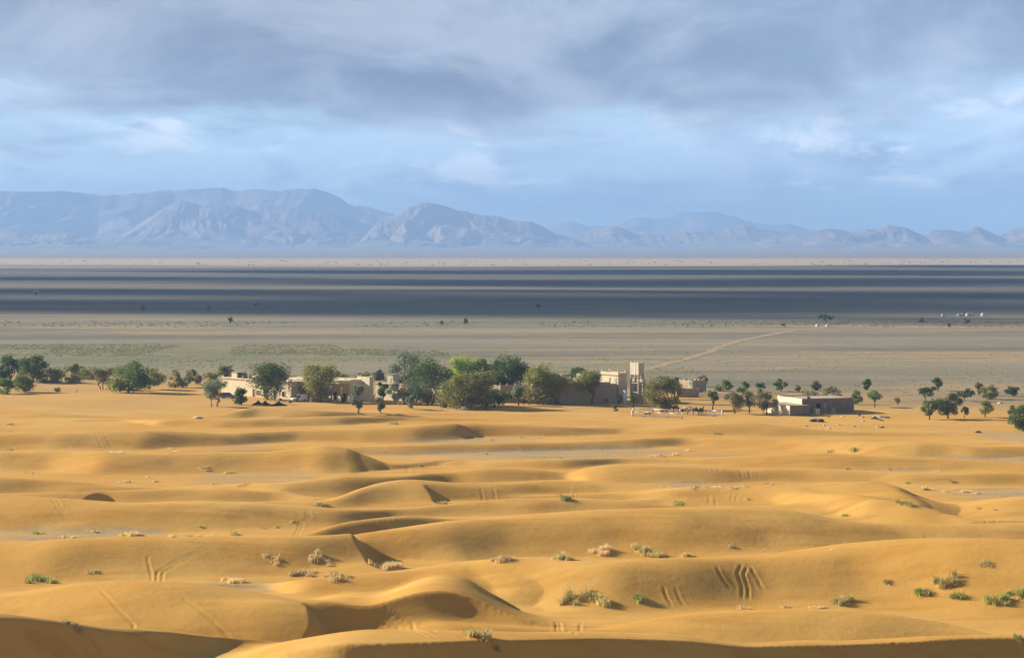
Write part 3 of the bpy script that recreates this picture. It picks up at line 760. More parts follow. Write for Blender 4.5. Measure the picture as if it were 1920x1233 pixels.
# ------------------------------------------------------------------ the long guest house on the left
e, W, L, H = block('guest_house', 'long cream guest house with two roof pavilions behind the blue car', 546, 748.5, 44, 150, 26, 714.5, MAT['cream'])
frieze(e, 'l', W, H - 0.35, MAT['redtrim'])
kk = W / 150.0
def ly(px): return (546 - px) * kk                     # photo column -> place along the lit face
window(e, 'l', ly(438), 0.7, 1.0, 1.15, MAT['wood'], MAT['wood'])
window(e, 'l', ly(467), 0.0, 0.9, 2.1, MAT['darkwood'], MAT['cream'], True)
window(e, 'l', ly(477), 0.5, 1.7, 1.3, MAT['wood'])
window(e, 'l', ly(492), 0.2, 1.5, 1.9, MAT['buff'], MAT['trim'], True)
window(e, 'l', ly(512), 0.0, 1.1, 2.1, MAT['paintedshade'], MAT['trim'], True)
window(e, 'l', ly(530), 0.6, 1.2, 1.3)
for (pa, pb, pc) in ((415, 427, 450), (459, 472, 482)):    # roof pavilions: a lit wall, and a black panel painting the shaded open side
    y1, y0 = ly(pa), ly(pb)
    pvn = MB().box(0.6, 3.6, y0, y0 + 0.25, H - .45, H + 1.35).box(0.6, 0.85, y0 + .25, y1, H - .45, H + 1.35).box(3.35, 3.6, y0 + .25, y1, H - .45, H + 1.35).box(0.85, 3.35, y1 - .25, y1, H - .45, H + 1.35)
    p_ = pvn.build('pavilion', MAT['cream'], e)
    MB().box(0.45, 3.75, y0 - .15, y1 + .15, H + 1.353, H + 1.5).build('roof', MAT['roofmud'], p_)
    sc_ = MB(); yb = ly(pc)
    sc_.box(0.9, 1.0, yb, y0 - .2, H - .3, H + 1.3)
    p2_ = sc_.build('painted_recess', MAT['blackcloth'], e)
    MB().box(0.72, 0.88, (yb + y0) / 2 - .12, (yb + y0) / 2 + .12, H - .3, H + .55).build('post', MAT['cream'], p2_)
    MB().box(0.72, 0.88, yb - .1, yb + .1, H - .3, H + 1.35).build('post', MAT['cream'], p2_)

# porch wing: parapet over a deep shaded gallery with columns
e, W, L, H = block('porch_wing', 'cream porch wing with shaded gallery between the leafy tree and square tower', 656, 752.5, 46, 110, 30, 711.5, MAT['cream'], merl=False, teeth=(('l', 2.2), ('l', 7.5)))
MB().box(-2.6, -0.1, 0.0, W, H - 0.95, H - 0.12).build('canopy', MAT['cream'], e)
MB().box(-2.75, -2.603, -0.1, W + .1, H - 0.55, H - 0.35).build('cornice', MAT['trim'], e)
for i in range(6):
    MB().box(-2.5, -2.15, 0.3 + i * (W - .95) / 5, 0.65 + i * (W - .95) / 5, -.2, H - 0.953).build('column', MAT['buff'], e)
for i in range(4): window(e, 'l', 1.8 + i * 3.8, 0.1 if i % 2 else 0.8, 1.2, 2.1 if i % 2 else 1.2, MAT['darkwood'] if i % 2 else MAT['paintedshade'], MAT['buff'], bool(i % 2))

e, W, L, H = block('square_tower', 'cream square tower with horned corners left of the agave', 693, 752.5, 44, 26, 7, 706.5, MAT['cream'], 'tower')
window(e, 'l', W * .5, H - 1.9, .32, .75)
e, W, L, H = block('terrace_house', 'cream flat roofed house with a boxy roof room behind the agave', 846, 757, 48, 150, 30, 724, MAT['cream'], merl=False, teeth=(('l', 20.5), ('l', 22.3)))
frieze(e, 'l', W, H - 0.3, MAT['redtrim'])
kk = W / 150.0
y1, y0 = (846 - 717) * kk, (846 - 728) * kk
p_ = MB().box(0.6, 3.0, y0, y1, H - .45, H + 2.1).build('roof_room', MAT['cream'], e)
MB().box(0.59, 0.62, y0 + .35, y0 + .85, H - .2, H + 1.2).build('door', MAT['buff'], p_)
MB().box(0.45, 3.15, y0 - .15, y1 + .15, H + 2.103, H + 2.25).build('roof', MAT['roofmud'], p_)
for a in (3.0, 7.0, 12.5, 17.5): window(e, 'l', a, 0.9, 0.8, 1.1)
window(e, 'l', 15.0, 0, 1.0, 2.1, MAT['wood'], MAT['trim'], True)

# ------------------------------------------------------------------ the shaded house and the kasbah compound
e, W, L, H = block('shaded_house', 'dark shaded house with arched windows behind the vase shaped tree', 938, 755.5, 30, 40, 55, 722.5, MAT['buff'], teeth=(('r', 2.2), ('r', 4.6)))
for a in (2.0, 3.1, 5.6):
    o_ = window(e, 'r', a, 0.9, 0.5, 1.0, MAT['paintedshade'], MAT['buff'])
    MB().tube([(a, -.05, 1.9), (a, -.08, 1.9)], 0.25, 10).build('arch', MAT['paintedshade'], o_)
window(e, 'r', 7.0, 0, 0.9, 2.0, MAT['darkwood'], MAT['buff'], True)

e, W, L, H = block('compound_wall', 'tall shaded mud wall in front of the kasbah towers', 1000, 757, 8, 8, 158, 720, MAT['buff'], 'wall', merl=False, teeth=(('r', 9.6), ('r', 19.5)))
window(e, 'r', 6.0, 0, 1.0, 2.1, MAT['darkwood'], MAT['buff'], True)
e, W, L, H = block('kasbah_tower', 'tallest kasbah tower, cream side lit, right of the round crowned tree', 1159, 753.5, 31, 31.5, 17.5, 698, MAT['mud'], 'tower')
frieze(e, 'l', W, H - 0.7, MAT['redtrim']); frieze(e, 'r', L, H - 0.7, MAT['redtrim'])
window(e, 'l', 1.2, H - 2.6, 0.7, 1.2, MAT['buff']); window(e, 'l', 4.0, H - 2.4, 0.25, 0.9)
piece('merlon', TOOTH, MAT['mud'], e, (.2, W * .45, H), math.pi / 2, 0.9)
e, W, L, H = block('kasbah_hall', 'low cream kasbah hall with notched parapet behind the shaded wall', 1081, 745, 42, 38, 7, 709, MAT['mud'], merl=False, teeth=(('l', 2.6), ('l', 5.0)))
window(e, 'l', 1.5, H - 2.2, 0.5, 0.9)
e, W, L, H = block('corner_turret', 'slim kasbah turret with horned top left of the kasbah hall', 1053, 744, 42, 9.5, 5, 700.5, MAT['mud'], 'turret')
window(e, 'l', W * .5, H - 1.2, .25, .5)
e, W, L, H = block('corner_turret', 'slim kasbah turret with horned top between hall and tallest tower', 1089, 743.5, 42, 8.5, 5, 700.5, MAT['mud'], 'turret')
window(e, 'l', W * .5, H - 1.2, .25, .5)
e, W, L, H = block('kasbah_annex', 'pale kasbah annex between the second turret and the tallest tower', 1140, 744, 42, 44, 8, 711, MAT['buff'], merl=False, teeth=(('l', 2.0), ('l', 4.4), ('l', 6.6)))

# water tower
loc, rz, k = corner_place(1197, 755.5, 33)
W, L = 14.5 * k / math.sin(rz), 11 * k / math.cos(rz)
e = empty('water_tower', loc, rz, 'square water tower on four posts, sunlit side cream, crowned with horns', 'water tower')
z0, z1 = 54.5 * k, 73 * k
adobe(W, L, z1 - z0, 0.3, 0.2, 0.0).build('tank', MAT['mud'], e).location = (0, 0, z0)
e.children[0].location.z = z0 + .4
MB().box(-.06, L + .06, -.06, W + .06, z0 - .2, z0 - .003).build('floor_slab', MAT['roofmud'], e)
MB().box(-.07, -.005, W * .36, W * .42, z0 + .05, z1 + .2).build('tank_pilaster', MAT['steel'], e)  # strip added for the vertical crease in the tank's sunlit face
for (x, y) in ((.2, .2), (L - .2, .2), (L - .2, W - .2), (.2, W - .2)):
    MB().box(x - .19, x + .19, y - .19, y + .19, -.3, z0 - .203).build('post', MAT['buff'], e)
for (x, y, r) in ((.25, .25, 0), (L - .25, .25, math.pi / 2), (L - .25, W - .25, math.pi), (.25, W - .25, -math.pi / 2)):
    piece('merlon', MERLON, MAT['mud'], e, (x, y, z1 + .4), r, 0.7)
for z in (2.6, 5.0):
    MB().box(.4, L - .4, .08, .3, z, z + .25).box(.08, .3, .4, W - .4, z, z + .25).build('brace', MAT['buff'], e)
e, W, L, H = block('stair_house', 'narrow stair house with horned corners under the water tower', 1199, 754.0, 33, 17, 9, 713, MAT['mud'])
window(e, 'r', L * .5, H - 1.5, .5, .8); window(e, 'l', W * .5, H - 2.0, .3, .8)
e.location += Vector((0.6, 2.6, 0))

loc, rz, k = corner_place(1172.5, 756.5, 0)
e = empty('water_cylinder', loc, 0, 'tall white steel water cylinder left of the small palm', 'water tank')
h = 25 * k; r = 3.6 * k
MB().tube([(0, 0, -.2), (0, 0, h)], r, 20).build('shell', MAT['steel'], e, True)
MB().tube([(0, 0, h + .003), (0, 0, h + .1)], r * 1.08, 20).build('lid', MAT['whitepaint'], e)
for z in (h * .33, h * .66): MB().tube([(0, 0, z), (0, 0, z + .06)], r * 1.03, 20).build('hoop', MAT['steel'], e)

# fort on the right and its low walls
e, W, L, H = block('crenellated_house', 'crenellated mud house with one dark window right of the leafy corral tree', 1298, 743, 32, 25, 27.5, 713, MAT['buff'], teeth=(('l', 1.6), ('l', 3.8), ('r', 1.4), ('r', 2.6), ('r', 3.7)))
window(e, 'l', 1.0, H - 1.3, .55, 1.0)
for a in (1.6, 2.6, 3.6, 4.6): window(e, 'l', a, .9, .3, .6)
e, W, L, H = block('yard_wall', 'dark low yard wall in front of the crenellated house', 1268, 744.5, 12, 3, 45, 728.5, MAT['buff'], 'wall', merl=False)
e, W, L, H = block('ramp_wall', 'low pale sunlit wall beside the slender young tree', 1364, 748.5, 64, 52, 3, 737.5, MAT['cream'], 'wall', merl=False, teeth=(('l', 6.6),))

# ------------------------------------------------------------------ the mud shed
loc, rz, k = corner_place(1504, 776.5, 21)
e, W, L, H = block('mud_shed', 'long mud shed with sunlit end wall, dark doorway and leaning ladder', 1504, 776.5, 21, 36, 103, 747.5, MAT['brown'], 'shed', merl=False, par=0.18, teeth=(('l', W),) if False else ())
MB().box(-.06, -.004, .02, W - .02, -.2, H + .02).build('painted_sunlit_end', MAT['cream'], e)  # cream panel puts the sunlight on the end wall into colour
piece('merlon', TOOTH, MAT['cream'], e, (.2, W - .5, H), 0, .8); piece('merlon', TOOTH, MAT['cream'], e, (.2, W * .45, H), 0, .5)
kx = L / 103.0
window(e, 'r', 32 * kx, 0.05, .95, 2.25, MAT['paintedshade'], MAT['darkwood'], True)
for (px_, pz) in ((49, 3.0), (70.5, 2.35)):
    MB().tube([(px_ * kx, .02, pz), (px_ * kx, -.03, pz)], .16, 10).build('vent', MAT['paintedshade'], e)
for i, px_ in enumerate((4, 37, 70, 75, 87, 100)):
    MB().box(px_ * kx - .1, px_ * kx + .14, -.35, .1, H - .32, H - .2).build('roof_beam', MAT['palewood'], e)
MB().box(20 * kx, 29 * kx, -1.7, -.02, -.2, 1.35).build('buttress', MAT['cream'], e)
MB().add([(52 * kx, -1.5, -.2), (63 * kx, -1.5, -.2), (63 * kx, -.02, -.2), (52 * kx, -.02, -.2), (53 * kx, -1.4, 1.35), (60 * kx, -1.4, 1.35), (60 * kx, -.02, 1.6), (53 * kx, -.02, 1.6)], [(3, 2, 1, 0), (0, 1, 5, 4), (1, 2, 6, 5), (2, 3, 7, 6), (3, 0, 4, 7), (4, 5, 6, 7)]).build('buttress', MAT['buff'], e)
MB().box(L * .18, L * .185 + .3, 2.0, 2.3, H - .2, H + .45).box(L * .18 + .5, L * .185 + .7, 2.0, 2.2, H - .2, H + .3).build('roof_goat', MAT['darkwood'], e)  # dark boxes added in place of a goat on the roof
SHED = (Vector(e.location), rz, kx, e)
def shed_pt(x, y, z=0.0):
    c_, s_ = math.cos(rz), math.sin(rz); l_ = SHED[0]
    return Vector((l_.x + x * c_ - y * s_, l_.y + x * s_ + y * c_, l_.z + z))
e2, W2, L2, H2 = block('shed_annex', 'low annex with sunlit end and pale blue door at the shed', 1481, 780, 21, 35.5, 40, 760.5, MAT['brown'], 'shed', merl=False, par=0.15)
MB().box(-.06, -.004, .02, W2 - .02, -.2, H2 + .02).build('painted_sunlit_end', MAT['cream'], e2)  # sunlight on the annex end painted as a cream panel
o_ = window(e2, 'l', W2 * .52, 0.05, 1.5, 1.95, MAT['bluedoor'], MAT['trim'], True, d=.09)
# ladder, loose door leaf
lad = empty('ladder', shed_pt(42 * kx, -1.15, 0), rz, 'pale wooden ladder leaning on the shed wall', 'ladder')
tilt = lambda x, t: (x, 1.05 * t, 2.9 * t)
for x in (0, .55): MB().tube([tilt(x, 0), tilt(x, 1)], .05, 5).build('rail', MAT['palewood'], lad)
for i in range(8):
    t = .08 + i * .115
    MB().tube([tilt(0, t), tilt(.55, t)], .035, 5).build('rung', MAT['palewood'], lad)
dr = empty('door_leaf', shed_pt(37.5 * kx, -.5, 0), rz, 'pale door frame propped beside the dark shed doorway', 'door frame')
MB().box(0, .09, 0, .08, 0, 2.2).box(.72, .81, 0, .08, 0, 2.2).build('stile', MAT['palewood'], dr)
MB().box(.093, .717, 0.003, .077, 2.08, 2.19).box(.093, .717, .003, .077, .05, .16).build('crossbar', MAT['palewood'], dr)
# ------------------------------------------------------------------ trees and plants
def leaf_mat(name, col, tip, thin=0.36, gain=1.0):
    col = tuple(c_ * gain for c_ in col); tip = tuple(c_ * gain for c_ in tip)
    m, n = new_mat(name)
    g = n.node('ShaderNodeTexCoord').outputs['Object']
    rnd = n.node('ShaderNodeObjectInfo').outputs['Random']
    a = n.noise(g, 0.55, 3, 0.6); b = n.noise(g, 4.0, 2, 0.5)
    c1 = n.mix(n.ramp(n.math('ADD', n.math('MULTIPLY', a, 0.7), n.math('MULTIPLY', b, 0.3)), 0.38, 0.64), col, tip)
    v = n.math('ADD', n.math('MULTIPLY', rnd, 0.35), 0.82)
    cc = n.node('ShaderNodeVectorMath', {0: c1, 1: v}, operation='MULTIPLY').outputs[0]
    b_ = n.node('ShaderNodeBsdfPrincipled', {'Base Color': cc, 'Roughness': 0.65, 'Specular IOR Level': 0.2})
    t = n.node('ShaderNodeBsdfTranslucent', {'Color': cc})
    mx = n.node('ShaderNodeMixShader', {0: thin, 1: b_.outputs[0], 2: t.outputs[0]})
    n.l.new(mx.outputs[0], n.node('ShaderNodeOutputMaterial').inputs[0])
    return m


LEAF = {
    'd': leaf_mat('dark green leaves', (0.040, 0.066, 0.020), (0.095, 0.125, 0.035), 0.40, 1.75),
    'o': leaf_mat('olive leaves', (0.085, 0.090, 0.022), (0.195, 0.185, 0.050), 0.42, 2.05),
    'g': leaf_mat('fresh green leaves', (0.055, 0.090, 0.022), (0.140, 0.175, 0.042), 0.42, 1.95),
    'b': leaf_mat('blue green leaves', (0.085, 0.115, 0.075), (0.185, 0.205, 0.130), 0.40, 1.75),
    'l': leaf_mat('lime leaves', (0.130, 0.175, 0.025), (0.300, 0.350, 0.050), 0.40, 1.75),
    'y': leaf_mat('dry twigs', (0.240, 0.180, 0.095), (0.400, 0.310, 0.170)),
    'p': leaf_mat('pale scrub leaves', (0.20, 0.21, 0.085), (0.32, 0.31, 0.15)),
    's': leaf_mat('grey olive leaves', (0.110, 0.105, 0.048), (0.220, 0.200, 0.095), 0.42, 1.95),
}
MAT['bark'] = wall_mat('bark', (0.13, 0.095, 0.065), 0.25, 5.0, 0.6)
MAT['palebark'] = wall_mat('pale bark', (0.38, 0.31, 0.23), 0.2, 5.0, 0.5)
MAT['frond'] = leaf_mat('palm fronds', (0.070, 0.105, 0.035), (0.160, 0.190, 0.070))
MAT['agave'] = leaf_mat('agave leaves', (0.060, 0.070, 0.045), (0.130, 0.130, 0.080))


def leaves_mesh(name, C, size, rng, mat, stretch=1.0):
    """one small bent leaf spray (two triangles) per centre"""
    n = len(C)
    d = rng.normal(size=(n, 3)); d /= np.linalg.norm(d, axis=1)[:, None]
    e = rng.normal(size=(n, 3)); e -= (e * d).sum(1)[:, None] * d; e /= np.linalg.norm(e, axis=1)[:, None]
    s = size * (0.6 + 0.8 * rng.random(n))[:, None]
    a, b = d * s * stretch, e * s * 0.6
    V = np.stack([C - a, C + b + a * .1, C + a, C - b + a * .1], 1).reshape(-1, 3).astype(np.float32)
    me = bpy.data.meshes.new(name)
    me.vertices.add(4 * n); me.vertices.foreach_set('co', V.ravel())
    me.loops.add(4 * n); me.loops.foreach_set('vertex_index', np.arange(4 * n, dtype=np.int32))
    me.polygons.add(n); me.polygons.foreach_set('loop_start', np.arange(0, 4 * n, 4, dtype=np.int32))
    me.update(calc_edges=True); me.materials.append(mat)
    return me


def tree(label, px, py, top, wid, kind='d', shape='round', cat='tree', name='tree', group=None, trunk=0.13, bark='bark', dens=1.0, z=None, stems=1, lean=0.0):
    """a tree whose trunk meets the ground at a photo pixel; top: photo row of its highest leaves; wid: crown width in photo pixels"""
    p = spot(px, py); k = p.y / FPX
    H = (py - top) * k; Wd = wid * k
    seed = int(px * 13 + py * 7) % 100000
    rng = np.random.default_rng(seed); random.seed(seed)
    e = empty(name, p, random.random() * 0.3, label, cat, group)
    z0 = {'round': trunk * 0.72 * H, 'bush': 0.02 * H, 'umbrella': 0.30 * H, 'tall': 0.14 * H, 'vase': 0.22 * H}[shape]
    cz = (z0 + H) / 2; rz_ = (H - z0) / 2; rx = Wd / 2 * 1.15
    # lobes of foliage spread through the crown
    nl = int(np.clip(5 + wid * 0.22, 6, 26))
    lobes = []
    for i in range(nl):
        a = 2 * math.pi * (i / nl * 1.0 + rng.random() * 0.5) * 2.4
        h = rng.random()
        if shape == 'umbrella': hh = 0.25 + 0.75 * h ** 0.6
        elif shape == 'vase': hh = 0.1 + 0.9 * h ** 0.7
        else: hh = h
        zz = -1 + 2 * hh
        if shape == 'bush': wv = math.sqrt(max(0.05, 1 - max(zz, -0.55) ** 2))
        elif shape == 'vase': wv = 0.35 + 0.65 * hh
        elif shape == 'umbrella': wv = 1.0 - 0.5 * max(0, zz) ** 2
        else: wv = math.sqrt(max(0.08, 1 - zz * zz))
        q = (0.35 + 0.65 * rng.random()) * wv * 0.84
        lr = (0.24 + 0.20 * rng.random()) * (1.15 if nl < 10 else 1.0)
        lobes.append((math.cos(a) * q * rx + lean * zz * rx, math.sin(a) * q * rx, cz + zz * rz_ * 0.80, lr * rx, lr * (rz_ + rx) * 0.5))
    N = int(np.clip(wid * (py - top) * 1.5 * dens * (1 - 0.7 * z0 / H), 60, 8000))
    vol = np.array([l[3] ** 2 for l in lobes]); vol /= vol.sum()
    idx = rng.choice(nl, N, p=vol)
    LB = np.array(lobes)
    d = rng.normal(size=(N, 3)); d /= np.linalg.norm(d, axis=1)[:, None]
    r = rng.random(N) ** 0.42 * (0.85 + 0.3 * rng.random(N))
    r = np.where(rng.random(N) < 0.13, r * 1.32, r)
    Cc = LB[idx, :3] + d * r[:, None] * np.stack([LB[idx, 3], LB[idx, 3], LB[idx, 4]], 1)
    Cc[:, 2] = np.maximum(Cc[:, 2], 0.04 * H)
    me = leaves_mesh('crown', Cc, max(1.55 * k, 0.10), rng, LEAF[kind], 1.1)
    o = bpy.data.objects.new('crown', me); COL.objects.link(o); o.parent = e
    # trunk and limbs
    m = MB(); tr = max(0.035 * H * (0.7 if stems > 1 else 1.0), 0.06)
    big = sorted(range(nl), key=lambda i: -lobes[i][3])[:max(3, min(7, nl // 2))]
    for s_ in range(stems):
        bx, by = (rng.random() - .5) * 0.16 * rx * stems, (rng.random() - .5) * 0.1 * rx * stems
        fork = Vector(((rng.random() - .5) * .2 * rx + bx * 1.6, (rng.random() - .5) * .2 * rx, z0 * 0.75 + 0.06 * H))
        m.tube([(bx, by, -0.25), (bx * 1.1, by, fork.z * 0.5), fork], [tr * 1.25, tr, tr * 0.85], 7)
        for i in big[s_::stems]:
            l = lobes[i]; tip = Vector(l[:3])
            mid = fork.lerp(tip, 0.5) + Vector((rng.normal() * .06 * rx, rng.normal() * .06 * rx, 0.04 * H))
            m.tube([fork - Vector((0, 0, tr)), mid, tip], [tr * 0.7, tr * 0.42, tr * 0.14], 5)
    m.build('trunk', MAT[bark], e)
    return e


